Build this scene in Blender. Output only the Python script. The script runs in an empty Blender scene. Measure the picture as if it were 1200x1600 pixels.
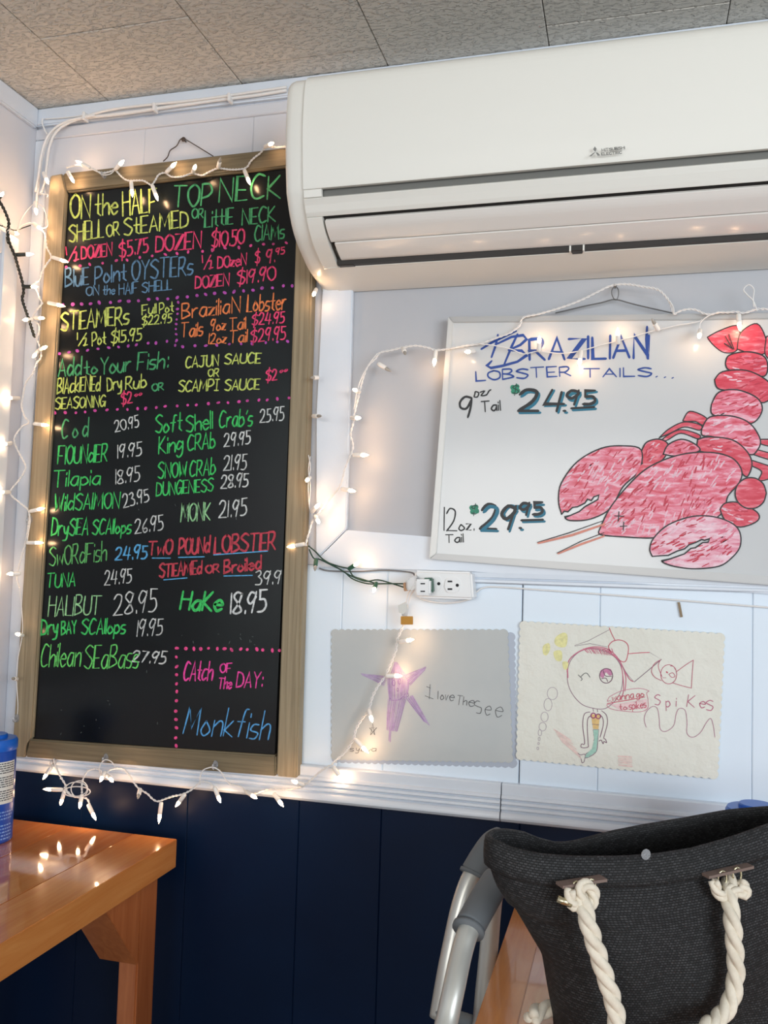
import bpy, bmesh, math, random
import numpy as np
from mathutils import Vector, Matrix
from mathutils.geometry import tessellate_polygon
random.seed(7)
C = bpy.context.scene.collection
W, H = 1200, 1600

# ------------------------------------------------------------------ camera
PITCH, YAW, ROLL, FPX = -0.0571035, 0.2691838, 0.0291045, 1394.902
CAM = np.array([0.0, -1.61, 1.27])
def _rot(p, y, r):
    cp, sp, cy, sy, cr, sr = math.cos(p), math.sin(p), math.cos(y), math.sin(y), math.cos(r), math.sin(r)
    Y = np.array([[cy, sy, 0], [-sy, cy, 0], [0, 0, 1]])
    B = np.array([[1, 0, 0], [0, 0, -1], [0, 1, 0]])
    P = np.array([[1, 0, 0], [0, cp, -sp], [0, sp, cp]])
    R = np.array([[cr, -sr, 0], [sr, cr, 0], [0, 0, 1]])
    return R @ P @ B @ Y
M = _rot(PITCH, YAW, ROLL)
cd = bpy.data.cameras.new('camera'); cam = bpy.data.objects.new('camera', cd); C.objects.link(cam)
cd.sensor_fit = 'HORIZONTAL'; cd.sensor_width = 36.0; cd.lens = FPX * 36.0 / W; cd.clip_start = 0.02
mw = Matrix.Identity(4)
for i in range(3):
    mw[i][0] = M[0][i]; mw[i][1] = -M[1][i]; mw[i][2] = -M[2][i]; mw[i][3] = CAM[i]
cam.matrix_world = mw
bpy.context.scene.camera = cam

# ------------------------------------------------------------------ light and exposure
sc = bpy.context.scene
sc.view_settings.view_transform = 'Standard'; sc.view_settings.look = 'None'
sc.view_settings.exposure = 0.0; sc.view_settings.gamma = 1.0; sc.view_settings.use_curve_mapping = False
world = bpy.data.worlds.new('world'); sc.world = world; world.use_nodes = True
bgn = world.node_tree.nodes['Background']; bgn.inputs[0].default_value = (0.88, 0.93, 1.0, 1); bgn.inputs[1].default_value = 0.34
def area(name, loc, target, sx, sy, power, col):
    l = bpy.data.lights.new(name, 'AREA'); l.shape = 'RECTANGLE'; l.size = sx; l.size_y = sy; l.energy = power; l.color = col
    o = bpy.data.objects.new(name, l); C.objects.link(o); o.location = loc
    o.rotation_euler = (Vector(target) - Vector(loc)).to_track_quat('-Z', 'Y').to_euler(); return o
area('window_daylight', (2.6, -3.4, 1.6), (-0.2, 0, 1.2), 2.2, 1.3, 96, (0.86, 0.94, 1.0))
area('front_window_daylight', (-0.7, -4.4, 1.5), (-0.3, 0, 1.5), 2.0, 1.1, 46, (1.0, 0.98, 0.93))
BULB = 64.0

# ------------------------------------------------------------------ pixel <-> world on real planes
def ray(u, v): return M.T @ np.array([(u - 600) / FPX, (v - 800) / FPX, 1.0])
def hit(u, v, ax=1, val=0.0):
    d = ray(u, v); t = (val - CAM[ax]) / d[ax]; return CAM + d * t
def at(u, v, depth): return CAM + ray(u, v) * depth
def hitp(u, v, p0, n):
    d = ray(u, v); t = np.dot(p0 - CAM, n) / np.dot(d, n); return CAM + d * t
def wp(y): return lambda u, v: hit(u, v, 1, y)

# ------------------------------------------------------------------ materials
def lin(c):
    out = []
    for x in c[:3]:
        x = x / 255.0
        out.append(x / 12.92 if x <= 0.04045 else ((x + 0.055) / 1.055) ** 2.4)
    return (*out, 1.0)
MATS = {}
def mat(name, col, rough=0.5, metal=0.0, spec=0.5, noise=None, bump=None, emit=None, coat=0.0, trans=0.0, mix2=None, alpha=None, sheen=0):
    """noise=(scale vec, col2, detail, lo, hi); bump=(scale vec, strength, distance)"""
    if name in MATS: return MATS[name]
    m = bpy.data.materials.new(name); m.use_nodes = True; nt = m.node_tree; b = nt.nodes['Principled BSDF']
    b.inputs['Base Color'].default_value = lin(col); b.inputs['Roughness'].default_value = rough
    b.inputs['Metallic'].default_value = metal; b.inputs['Specular IOR Level'].default_value = spec
    if coat: b.inputs['Coat Weight'].default_value = coat; b.inputs['Coat Roughness'].default_value = 0.04
    if trans: b.inputs['Transmission Weight'].default_value = trans
    if sheen: b.inputs['Sheen Weight'].default_value = sheen
    if emit: b.inputs['Emission Color'].default_value = (*emit[0], 1); b.inputs['Emission Strength'].default_value = emit[1]
    tc = nt.nodes.new('ShaderNodeTexCoord')
    def nz(scale, detail=4, rgh=0.55, dist=0):
        mp = nt.nodes.new('ShaderNodeMapping'); mp.inputs['Scale'].default_value = scale
        nt.links.new(tc.outputs['Object'], mp.inputs[0])
        n = nt.nodes.new('ShaderNodeTexNoise'); n.inputs['Scale'].default_value = 1.0; n.inputs['Detail'].default_value = detail
        n.inputs['Roughness'].default_value = rgh; n.inputs['Distortion'].default_value = dist
        nt.links.new(mp.outputs[0], n.inputs['Vector']); return n
    src = None
    if noise:
        n = nz(noise[0], noise[2] if len(noise) > 2 else 4, dist=noise[5] if len(noise) > 5 else 0)
        cr = nt.nodes.new('ShaderNodeValToRGB'); cr.color_ramp.elements[0].position = noise[3] if len(noise) > 3 else 0.35
        cr.color_ramp.elements[1].position = noise[4] if len(noise) > 4 else 0.65
        cr.color_ramp.elements[0].color = lin(col); cr.color_ramp.elements[1].color = lin(noise[1])
        nt.links.new(n.outputs[0], cr.inputs[0]); src = cr.outputs[0]
    if mix2:
        n2 = nz(mix2[0], 3); c2 = nt.nodes.new('ShaderNodeValToRGB'); c2.color_ramp.elements[0].position = mix2[2]; c2.color_ramp.elements[1].position = mix2[3]
        c2.color_ramp.elements[0].color = (0, 0, 0, 1); c2.color_ramp.elements[1].color = (1, 1, 1, 1)
        nt.links.new(n2.outputs[0], c2.inputs[0])
        mx = nt.nodes.new('ShaderNodeMix'); mx.data_type = 'RGBA'
        nt.links.new(c2.outputs[0], mx.inputs[0])
        if src: nt.links.new(src, mx.inputs[6])
        else: mx.inputs[6].default_value = lin(col)
        mx.inputs[7].default_value = lin(mix2[1]); src = mx.outputs[2]
    if src: nt.links.new(src, b.inputs['Base Color'])
    if bump:
        n = nz(bump[0], 5); bp = nt.nodes.new('ShaderNodeBump'); bp.inputs['Strength'].default_value = bump[1]; bp.inputs['Distance'].default_value = bump[2]
        nt.links.new(n.outputs[0], bp.inputs['Height']); nt.links.new(bp.outputs[0], b.inputs['Normal'])
    MATS[name] = m; return m

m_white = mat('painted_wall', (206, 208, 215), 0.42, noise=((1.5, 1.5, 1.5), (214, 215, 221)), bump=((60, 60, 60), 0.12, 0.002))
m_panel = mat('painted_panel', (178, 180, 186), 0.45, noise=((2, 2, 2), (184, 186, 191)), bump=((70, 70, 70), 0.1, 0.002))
m_trim = mat('gloss_trim', (222, 229, 238), 0.3, noise=((6, 6, 6), (215, 222, 232)), bump=((45, 45, 45), 0.18, 0.002))
m_navy = mat('navy_paint', (5, 27, 56), 0.4, spec=0.18, noise=((4, 4, 4), (5, 23, 50)), bump=((160, 160, 12), 0.12, 0.001))
m_daylit = mat('wall_daylight_tint', (222, 234, 246), 0.4, noise=((1.5, 1.5, 1.5), (228, 239, 249)), bump=((60, 60, 60), 0.12, 0.002))  # wall white made bluer and lighter: daylight put into the lower boards' colour
m_gap = mat('dark_gap', (30, 30, 34), 0.9)
m_gapw = mat('groove_white', (196, 198, 206), 0.8)
m_board = mat('chalkboard_black', (12, 15, 17), 0.24, spec=0.4, noise=((2.0, 2.0, 3.5), (27, 37, 36), 5, 0.48, 0.75), bump=((30, 30, 30), 0.03, 0.001))
m_woodh = mat('frame_wood_horizontal', (128, 115, 90), 0.62, noise=((5, 30, 150), (100, 88, 66), 5, 0.35, 0.7, 0.6), bump=((8, 40, 220), 0.35, 0.001))
m_woodv = mat('frame_wood_vertical', (160, 145, 118), 0.62, noise=((150, 40, 4), (130, 115, 90), 5, 0.35, 0.7, 0.5), bump=((220, 60, 6), 0.35, 0.001))
m_ac = mat('ac_plastic', (238, 236, 228), 0.28, spec=0.5)
m_acv = mat('ac_vane_plastic', (236, 232, 226), 0.2, spec=0.5)
m_dark = mat('dark_plastic', (44, 40, 38), 0.5)
m_dgrey = mat('recess_grey', (150, 150, 146), 0.5)
m_wb = mat('whiteboard_face', (207, 209, 210), 0.16, spec=0.5, mix2=((5, 5, 5), (202, 204, 206), 0.45, 0.8))
m_alu = mat('aluminium_frame', (176, 176, 176), 0.42, metal=0.55)
m_wire = mat('white_wire', (232, 230, 228), 0.45)
m_green = mat('green_wire', (22, 62, 48), 0.4)
m_greensock = mat('green_socket', (40, 92, 72), 0.4)
m_darkwire = mat('dark_wire', (30, 36, 34), 0.45)
m_gwire = mat('grey_cord', (120, 120, 122), 0.5)
m_sock = mat('white_socket', (240, 236, 230), 0.35)
m_bulb = mat('lit_bulb', (255, 220, 170), 0.2, emit=((1.0, 0.61, 0.33), BULB))
m_bulboff = mat('unlit_bulb', (196, 190, 180), 0.15, spec=0.6, trans=0.4)
m_orange = mat('varnished_pine', (192, 112, 52), 0.08, spec=0.5, noise=((60, 5, 60), (204, 134, 72), 5, 0.3, 0.7, 0.8), mix2=((3, 3, 3), (164, 84, 36), 0.5, 0.8), coat=1.0)
m_orangev = mat('varnished_pine_leg', (168, 92, 48), 0.3, noise=((70, 70, 5), (190, 114, 66), 5, 0.3, 0.7, 0.8), coat=0.3)
m_orange_s = mat('varnished_pine_edge', (196, 120, 58), 0.22, noise=((60, 5, 60), (212, 142, 78), 5, 0.3, 0.7, 0.8), coat=0.5)
m_blue = mat('blue_plastic', (14, 70, 164), 0.3, spec=0.5)
m_blue2 = mat('blue_lid_plastic', (18, 96, 196), 0.35)
m_label = mat('label_print', (214, 218, 214), 0.5)
m_ink = mat('label_ink', (60, 64, 72), 0.6)
m_pblue = mat('pale_blue_print', (132, 170, 222), 0.5)
m_paperL = mat('grey_paper', (184, 188, 188), 0.85, noise=((5, 5, 5), (196, 198, 196), 4, 0.35, 0.7), bump=((14, 14, 14), 0.2, 0.004))
m_paperB = mat('laminate_blue', (176, 184, 198), 0.4)
m_paperR = mat('cream_paper', (226, 225, 214), 0.85, noise=((6, 6, 6), (234, 232, 222), 4, 0.35, 0.7), bump=((11, 11, 11), 0.8, 0.014))
m_outlet = mat('outlet_plastic', (232, 232, 232), 0.3)
m_tan = mat('tan_plug', (176, 128, 84), 0.35)
m_clear = mat('clear_plastic', (225, 228, 232), 0.12, trans=0.75, spec=0.6)
m_gold = mat('gold_foil', (150, 108, 44), 0.35, metal=0.7)
m_tubealu = mat('walker_aluminium', (206, 206, 200), 0.34, metal=0.5, bump=((300, 300, 8), 0.04, 0.001))
m_foam = mat('grey_foam', (104, 109, 113), 0.75)
m_leather = mat('taupe_leather', (118, 100, 92), 0.7)
m_brass = mat('pale_metal', (206, 196, 164), 0.25, metal=0.9)
m_rope = mat('cotton_rope', (216, 206, 188), 0.9, noise=((90, 90, 90), (228, 219, 202)), bump=((500, 500, 500), 0.4, 0.001))
m_tray = mat('pane_grey', (150, 154, 160), 0.25)
m_floor = mat('floor_vinyl', (92, 84, 76), 0.5, noise=((8, 8, 8), (104, 96, 86)))
m_twist = mat('twisted_steel', (116, 116, 116), 0.4, metal=0.5)
m_rusty = mat('rusty_wire', (70, 58, 50), 0.6)

def ceiling_mat():
    m = mat('ceiling_tile', (218, 213, 204), 0.7)
    nt = m.node_tree; b = nt.nodes['Principled BSDF']; tc = nt.nodes['Texture Coordinate']
    mp = nt.nodes.new('ShaderNodeMapping'); mp.inputs['Scale'].default_value = (80, 170, 80); mp.inputs['Rotation'].default_value = (0, 0, 0.5)
    nt.links.new(tc.outputs['Object'], mp.inputs[0])
    n = nt.nodes.new('ShaderNodeTexNoise'); n.inputs['Scale'].default_value = 1; n.inputs['Detail'].default_value = 2; n.inputs['Distortion'].default_value = 0.6
    nt.links.new(mp.outputs[0], n.inputs['Vector'])
    cr = nt.nodes.new('ShaderNodeValToRGB'); cr.color_ramp.elements[0].position = 0.5; cr.color_ramp.elements[1].position = 0.66
    nt.links.new(n.outputs[0], cr.inputs[0])
    bp = nt.nodes.new('ShaderNodeBump'); bp.inputs['Strength'].default_value = 1.0; bp.inputs['Distance'].default_value = 0.0035
    nt.links.new(cr.outputs[0], bp.inputs['Height']); nt.links.new(bp.outputs[0], b.inputs['Normal'])
    return m
m_ceil = ceiling_mat()

def weave_mat():
    m = mat('black_woven_straw', (22, 22, 23), 0.7)
    nt = m.node_tree; b = nt.nodes['Principled BSDF']
    uv = nt.nodes.new('ShaderNodeUVMap'); uv.uv_map = 'UVMap'
    br = nt.nodes.new('ShaderNodeTexBrick'); br.inputs['Scale'].default_value = 1.0; br.offset = 0.5
    br.inputs['Brick Width'].default_value = 0.0048; br.inputs['Row Height'].default_value = 0.0030
    br.inputs['Mortar Size'].default_value = 0.0007; br.inputs['Mortar Smooth'].default_value = 0.8; br.inputs['Bias'].default_value = -0.2
    br.inputs['Color1'].default_value = lin((24, 24, 26)); br.inputs['Color2'].default_value = lin((60, 60, 62)); br.inputs['Mortar'].default_value = lin((8, 8, 9))
    nt.links.new(uv.outputs[0], br.inputs['Vector'])
    nt.links.new(br.outputs['Color'], b.inputs['Base Color'])
    mt = nt.nodes.new('ShaderNodeMath'); mt.operation = 'SUBTRACT'; mt.inputs[0].default_value = 1.0
    nt.links.new(br.outputs['Fac'], mt.inputs[1])
    bp = nt.nodes.new('ShaderNodeBump'); bp.inputs['Strength'].default_value = 0.8; bp.inputs['Distance'].default_value = 0.0015
    nt.links.new(mt.outputs[0], bp.inputs['Height']); nt.links.new(bp.outputs[0], b.inputs['Normal'])
    return m
m_weave = weave_mat()

# ------------------------------------------------------------------ object helpers
def tag(o, label=None, cat=None, group=None, kind=None):
    if label: o['label'] = label
    if cat: o['category'] = cat
    if group: o['group'] = group
    if kind: o['kind'] = kind
    return o
ORG = {}
def thing(name, loc, label, cat, group=None):
    o = bpy.data.objects.new(name, None); o.empty_display_size = 0.05; C.objects.link(o); o.location = Vector(loc); ORG[o] = np.array(loc, float)
    return tag(o, label, cat, group)
def add(name, bm, m, parent=None, smooth=False, label=None, origin=None):
    """link one bmesh (world coordinates) as ONE mesh object"""
    me = bpy.data.meshes.new(name)
    org = ORG.get(parent, None)
    if org is None: org = np.array(origin if origin is not None else (0, 0, 0), float)
    bmesh.ops.translate(bm, verts=bm.verts, vec=Vector(-org))
    bmesh.ops.recalc_face_normals(bm, faces=bm.faces)
    if bm.edges and not any(len(e.link_faces) > 2 for e in bm.edges) and any(len(e.link_faces) == 1 for e in bm.edges):   # open flat print: face the room
        for f in bm.faces:
            if f.normal.y > 0.2: f.normal_flip()
    bm.to_mesh(me); bm.free(); me.materials.append(m)
    if smooth: me.polygons.foreach_set('use_smooth', [True] * len(me.polygons))
    o = bpy.data.objects.new(name, me); C.objects.link(o); ORG[o] = org
    if parent is not None: o.parent = parent
    else: o.location = Vector(org)
    if label: o['label'] = label
    return o
def smooth_by_angle(o, ang=40):
    me = o.data; me.polygons.foreach_set('use_smooth', [True] * len(me.polygons))
    bm = bmesh.new(); bm.from_mesh(me)
    for e in bm.edges:
        e.smooth = not (len(e.link_faces) == 2 and e.calc_face_angle(0) > math.radians(ang))
    bm.to_mesh(me); bm.free(); return o
def box(x0, x1, y0, y1, z0, z1, bev=0.0, seg=1, bm=None):
    new = bm is None; b = bmesh.new()
    vs = [b.verts.new((x, y, z)) for x in (x0, x1) for y in (y0, y1) for z in (z0, z1)]
    for f in ((0, 1, 3, 2), (4, 6, 7, 5), (0, 4, 5, 1), (2, 3, 7, 6), (0, 2, 6, 4), (1, 5, 7, 3)): b.faces.new([vs[i] for i in f])
    if bev: bmesh.ops.bevel(b, geom=list(b.edges), offset=bev, segments=seg, affect='EDGES')
    if new: return b
    merge(bm, b); return bm
def merge(bm, other):
    me = bpy.data.meshes.new('tmp'); other.to_mesh(me); other.free(); bm.from_mesh(me); bpy.data.meshes.remove(me)
def prism(pts, front, back, bev=0.0, seg=2, bm=None):
    """closed slab: pts are 2D; front, back map (u,v)->world"""
    b = bmesh.new()
    F = [b.verts.new(Vector(front(*p))) for p in pts]; K = [b.verts.new(Vector(back(*p))) for p in pts]
    b.faces.new(F); b.faces.new(K[::-1]); n = len(pts)
    for i in range(n): b.faces.new((F[i], K[i], K[(i + 1) % n], F[(i + 1) % n]))
    if bev: bmesh.ops.bevel(b, geom=list(b.edges), offset=bev, segments=seg, affect='EDGES')
    if bm is None: return b
    merge(bm, b); return bm
def slab(pts, yf, yb, bev=0.0, seg=2):
    """wall piece: outline read on its front plane y=yf, carried straight back to y=yb"""
    P = [hit(u, v, 1, yf) for u, v in pts]
    return xz_slab([(p[0], p[2]) for p in P], yf, yb, bev, seg)
def xz_slab(P, yf, yb, bev=0.0, seg=2):
    return prism(P, lambda x, z: (x, yf, z), lambda x, z: (x, yb, z), bev, seg)
def extrude_x(prof, x0, x1, bev=0):
    return prism(prof, lambda y, z: (x0, y, z), lambda y, z: (x1, y, z), bev)
def spline(pts, n=6, closed=False):
    P = [np.array(p, float) for p in pts]
    if len(P) < 3: return P
    out = []; L = len(P); rng = range(L) if closed else range(L - 1)
    for i in rng:
        if closed: a, b, c, d = P[(i - 1) % L], P[i], P[(i + 1) % L], P[(i + 2) % L]
        else: a, b, c, d = P[max(i - 1, 0)], P[i], P[i + 1], P[min(i + 2, L - 1)]
        for k in range(n):
            t = k / n
            out.append(0.5 * ((2 * b) + (-a + c) * t + (2 * a - 5 * b + 4 * c - d) * t * t + (-a + 3 * b - 3 * c + d) * t ** 3))
    if not closed: out.append(P[-1])
    return out
def tube(pts, r, sides=8, closed=False, bm=None, caps=True):
    P = [Vector(p) for p in pts]; n = len(P); b = bm or bmesh.new()
    rad = r if callable(r) else (lambda t: r)
    T = []
    for i in range(n):
        if closed: t = P[(i + 1) % n] - P[(i - 1) % n]
        else: t = P[min(i + 1, n - 1)] - P[max(i - 1, 0)]
        T.append(t.normalized() if t.length > 1e-9 else Vector((0, 0, 1)))
    ref = Vector((0, 0, 1)) if abs(T[0].z) < 0.9 else Vector((1, 0, 0))
    N = T[0].cross(ref).normalized(); rings = []
    for i in range(n):
        N = (N - T[i] * N.dot(T[i])); N = N.normalized() if N.length > 1e-6 else T[i].orthogonal().normalized()
        B = T[i].cross(N); rr = rad(i / (n - 1))
        rings.append([b.verts.new(P[i] + (N * math.cos(a) + B * math.sin(a)) * rr) for a in [2 * math.pi * k / sides for k in range(sides)]])
    for i in range(n if closed else n - 1):
        A, D = rings[i], rings[(i + 1) % n]
        for k in range(sides): b.faces.new((A[k], A[(k + 1) % sides], D[(k + 1) % sides], D[k]))
    if caps and not closed: b.faces.new(rings[0][::-1]); b.faces.new(rings[-1])
    return b
def lathe(prof, c, axis=Vector((0, 0, 1)), seg=24, bm=None):
    """prof [(radius, height)] about axis at c"""
    b = bm or bmesh.new(); axis = Vector(axis).normalized(); u = axis.orthogonal().normalized(); v = axis.cross(u); c = Vector(c); rings = []
    for r, h in prof:
        if r < 1e-6: rings.append([b.verts.new(c + axis * h)])
        else: rings.append([b.verts.new(c + axis * h + (u * math.cos(a) + v * math.sin(a)) * r) for a in [2 * math.pi * k / seg for k in range(seg)]])
    for A, D in zip(rings, rings[1:]):
        for k in range(seg):
            k2 = (k + 1) % seg
            if len(A) == 1 and len(D) == 1: continue
            if len(A) == 1: b.faces.new((A[0], D[k2], D[k]))
            elif len(D) == 1: b.faces.new((A[k], A[k2], D[0]))
            else: b.faces.new((A[k], A[k2], D[k2], D[k]))
    if len(rings[0]) > 1: b.faces.new(rings[0][::-1])
    if len(rings[-1]) > 1: b.faces.new(rings[-1])
    return b

# ------------------------------------------------------------------ flat drawing: marker strokes on a plane
def ribbon(bm, pts, w, surf, taper=0.75):
    P = [np.array(p, float) for p in pts]
    Q = [P[0]]
    for p in P[1:]:
        if np.linalg.norm(p - Q[-1]) > 0.15: Q.append(p)
    if len(Q) < 2: Q.append(Q[0] + np.array((0.5, 0.3)))
    n = len(Q); Lf = []; Rt = []
    for i in range(n):
        t = Q[min(i + 1, n - 1)] - Q[max(i - 1, 0)]; L = np.linalg.norm(t); t = t / L if L > 1e-6 else np.array((1, 0))
        if 0 < i < n - 1:
            a = Q[i] - Q[i - 1]; c = Q[i + 1] - Q[i]; a /= np.linalg.norm(a); c /= np.linalg.norm(c)
            k = 1 / max(0.6, math.sqrt(max(0.0, (1 + a @ c) / 2)))
        else: k = taper
        hw = 0.5 * w * k * random.uniform(0.92, 1.08); nn = np.array((-t[1], t[0])) * hw
        if i == 0:
            s = Q[0] - t * w * 0.4; Lf.append(bm.verts.new(Vector(surf(*(s + nn * 0.5))))); Rt.append(bm.verts.new(Vector(surf(*(s - nn * 0.5)))))
        Lf.append(bm.verts.new(Vector(surf(*(Q[i] + nn))))); Rt.append(bm.verts.new(Vector(surf(*(Q[i] - nn)))))
        if i == n - 1:
            s = Q[i] + t * w * 0.4; Lf.append(bm.verts.new(Vector(surf(*(s + nn * 0.5))))); Rt.append(bm.verts.new(Vector(surf(*(s - nn * 0.5)))))
    for i in range(len(Lf) - 1):
        try: bm.faces.new((Lf[i], Lf[i + 1], Rt[i + 1], Rt[i]))
        except ValueError: pass
GL = {
'A': '03 3c 63|16 56', 'B': '0c 03|~0c 4c 5a 38 08|~08 47 65 44 03', 'C': '~6b 3c 1a 07 14 33 64', 'D': '0c 03|~0c 4b 68 54 03',
'E': '5c 0c 03 53|07 47', 'F': '6c 0c 03|07 47', 'G': '~6b 3c 08 14 33 55 67|37 67 63', 'H': '0c 03|6c 63|08 68', 'I': '0c 03', '!': '04 44|0c 4c|2c 23'.replace('04 44', '03 43'),
'J': '~5c 55 33 04|2c 7c', 'K': '0c 03|5c 07 63', 'L': '0c 03 53', 'M': '03 1c 45 7c 83', 'N': '03 0c 63 6c', 'O': '~3c 0a 06 33 65 6a 3c', 'P': '03 0c|~0c 4c 69 47 06',
'Q': '~3c 0a 06 33 65 6a 3c|35 72', 'R': '03 0c|~0c 4c 5a 37 07|27 63', 'S': '~6b 3c 0a 38 66 43 04', 'T': '0c 7c|3c 33', 'U': '~0c 05 33 65 6c', 'V': '0c 33 6c', 'W': '0c 23 4a 63 8c',
'X': '0c 63|6c 03', 'Y': '0c 38 6c|38 33', 'Z': '0c 6c 03 63',
'a': '~58 28 05 23 44 57|58 53', 'b': '0c 03|~07 38 55 23 04', 'c': '~58 28 05 23 54', 'd': '~57 28 05 23 55|5c 53', 'e': '~06 56 38 06 23 54', 'f': '~5c 3b 23|08 48',
'g': '~57 28 05 24 56|~58 52 20 01', 'h': '0c 03|~06 38 57 53', 'i': '08 03|0b 0a', 'j': '~28 21 00', 'k': '0c 03|48 05 53', 'l': '0c 03', 'm': '08 03|~06 28 37 33|~36 58 67 63',
'n': '08 03|~06 38 57 53', 'o': '~28 05 23 55 28', 'p': '08 00|~07 38 55 23 04', 'r': '08 03|~06 28 48', 's': '~48 18 06 45 33 03', 't': '2c 24 43|08 48', 'u': '~08 04 33 57|58 53',
'v': '08 23 48', 'w': '08 13 37 53 68', 'x': '08 43|48 03', 'y': '~08 15 34 58|~58 41 00', 'z': '08 48 03 43',
'0': '~3c 0a 06 33 65 6a 3c', '1': '0c 03', '2': '~0a 2c 5b 47 03|03 63', '3': '~0b 3c 4a 28|~28 56 43 03', '4': '2c 06 66|5b 43', '5': '5c 1c 18|~18 48 55 33 03', '6': '~4c 07 13 44 36 05',
'7': '0c 5c 13', '8': '~5b 2c 0a 37 54 23 04 37 5b', '9': '~5b 2c 09 27 5a|5c 33', '$': '~6b 3c 0a 38 66 43 04|4e 21', '.': '13 14', ':': '14 15|18 19', "'": '1c 0a', '/': '5c 03',
'@': '0d 08|7c 13|~58 78 63 53|53 83', '-': '06 46', ' ': '', 'º': '~2c 0a 18 3a 2c', '&': '~0c 05 33 55 5c'}
def glyph(ch):
    out = []; wmax = 0
    for s in GL[ch].split('|'):
        if not s: continue
        sm = s.startswith('~'); s = s.lstrip('~'); P = [(int(a[0], 16), int(a[1], 16) - 3) for a in s.split()]
        wmax = max(wmax, max(p[0] for p in P)); out.append((sm, P))
    if ch == ' ': wmax = 2
    return out, wmax
def text_strokes(text, x0, y0, x1, y1, h, slant=0.12, jit=0.35):
    adv = 0; G = []
    for ch in text:
        g, w = glyph(ch); G.append((adv, g)); adv += w + (1.6 if ch not in '.' else 1.2)
    adv = max(adv - 1.6, 1.0)
    d = np.array((x1 - x0, y1 - y0), float); Lp = np.linalg.norm(d); t = d / Lp; n = np.array((t[1], -t[0])); sx = Lp / adv; sy = h / 9.0; out = []
    for a, g in G:
        dy = random.uniform(-jit, jit) * 0.6; ks = random.uniform(0.94, 1.06)
        for sm, P in g:
            Q = [np.array((x0, y0)) + t * ((a + px + random.uniform(-jit, jit) * 0.4) * sx + slant * py * ks * sy) + n * ((py * ks + dy + random.uniform(-jit, jit) * 0.4) * sy) for px, py in P]
            out.append(spline(Q, 5) if sm else Q)
    return out
INK = {}
def ink(col, board):
    k = ('chalk_' if board else 'marker_') + '%d_%d_%d' % col
    c2 = tuple(int(c * 0.72) for c in col) if board else tuple(min(255, int(c * 0.85 + 10)) for c in col)
    return mat(k, col, 0.7 if board else 0.45, noise=((160, 160, 160), c2, 3, 0.4, 0.72))
class Sheet:
    """a flat written surface: strokes and fills lie a hair proud of its plane"""
    def __init__(s, parent, surf_y, board=True): s.p = parent; s.y = surf_y; s.k = 0; s.b = board
    def surf(s, lift=0.0003):
        s.k += 1; y = s.y - lift - (s.k % 25) * 1.6e-5
        return lambda u, v: hit(u, v, 1, y)
    def strokes(s, name, L, col, w, label=None):
        bm = bmesh.new()
        for st in L: ribbon(bm, st, w, s.surf())
        return add(name, bm, ink(col, s.b), s.p, label=label)
    def text(s, text, x0, y0, x1, y1, h, col, w=2.3, slant=0.12, label=None, jit=0.35):
        return s.strokes('lettering', text_strokes(text, x0, y0, x1, y1, h, slant, jit), col, w, label)
    def fill(s, name, pts, m, lift=0.00015, label=None, sm=True, closed=True):
        P = spline(pts, 4, True) if sm else pts
        bm = bmesh.new(); f = s.surf(lift); vs = [bm.verts.new(Vector(f(*p))) for p in P]
        for t in tessellate_polygon([[Vector((p[0], p[1], 0)) for p in P]]):
            try: bm.faces.new([vs[i] for i in t])
            except ValueError: pass
        return add(name, bm, m, s.p, label=label)
    def dots(s, path, n, col, r=2.6, label=None):
        P = [np.array(p, float) for p in path]; seg = [np.linalg.norm(b - a) for a, b in zip(P, P[1:])]; T = sum(seg); bm = bmesh.new()
        for i in range(n):
            bm = bmesh.new()
            d = T * (i + random.uniform(-.12, .12)) / (n - 1); d = min(max(d, 0), T); k = 0
            while k < len(seg) - 1 and d > seg[k]: d -= seg[k]; k += 1
            c = P[k] + (P[k + 1] - P[k]) * d / seg[k] + np.array((random.uniform(-.8, .8), random.uniform(-1, 1))); f = s.surf()
            rx, ry, ro = r * random.uniform(.8, 1.25), r * random.uniform(.7, 1.0), random.uniform(0, 3)
            vs = []
            for a in range(9):
                an = a * 2 * math.pi / 9; x, y = rx * math.cos(an), ry * math.sin(an)
                vs.append(bm.verts.new(Vector(f(c[0] + x * math.cos(ro) - y * math.sin(ro), c[1] + x * math.sin(ro) + y * math.cos(ro)))))
            bm.faces.new(vs); add('dot', bm, ink(col, s.b), s.p)

# ================================================================== THE SETTING
XW = -1.247; XR = 1.9; ZC = 2.2245; YF = -3.4
def struct(name, bm, m, parent=None, **k):
    o = add(name, bm, m, parent, **k)
    if parent is None: o['kind'] = 'structure'
    return o
wall = struct('wall_back', box(XW - 0.1, XR, 0.012, 0.12, 0, ZC + 0.05), m_gapw)
wall_l = struct('wall_left', box(XW - 0.12, XW, YF, 0.12, 0, ZC + 0.05), m_white)
floor = struct('floor', box(XW - 0.1, XR, YF, 0.1, -0.05, 0), m_floor)
ceil = struct('ceiling', box(XW - 0.1, XR, YF, 0.1, ZC + 0.0115, ZC + 0.06), m_gap)
T = 0.3055; x0 = -0.765
for i in range(-2, 8):
    xa = max(x0 + i * T, XW); xb = x0 + (i + 1) * T
    if xb <= XW or xa > XR: continue
    off = -0.236 if i % 2 else -0.070
    if i == -2: off = -0.078
    yb = 0.0; y = off
    while yb > YF + 0.3:
        ya = max(y, YF)
        if yb - ya > 0.01:
            struct('ceiling_tile', box(xa + 0.0008, xb - 0.0008, ya + 0.0008, yb - 0.0008, ZC + random.uniform(0, .0012), ZC + 0.012, 0.0012), m_ceil, ceil)
        yb = y; y -= T
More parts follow.
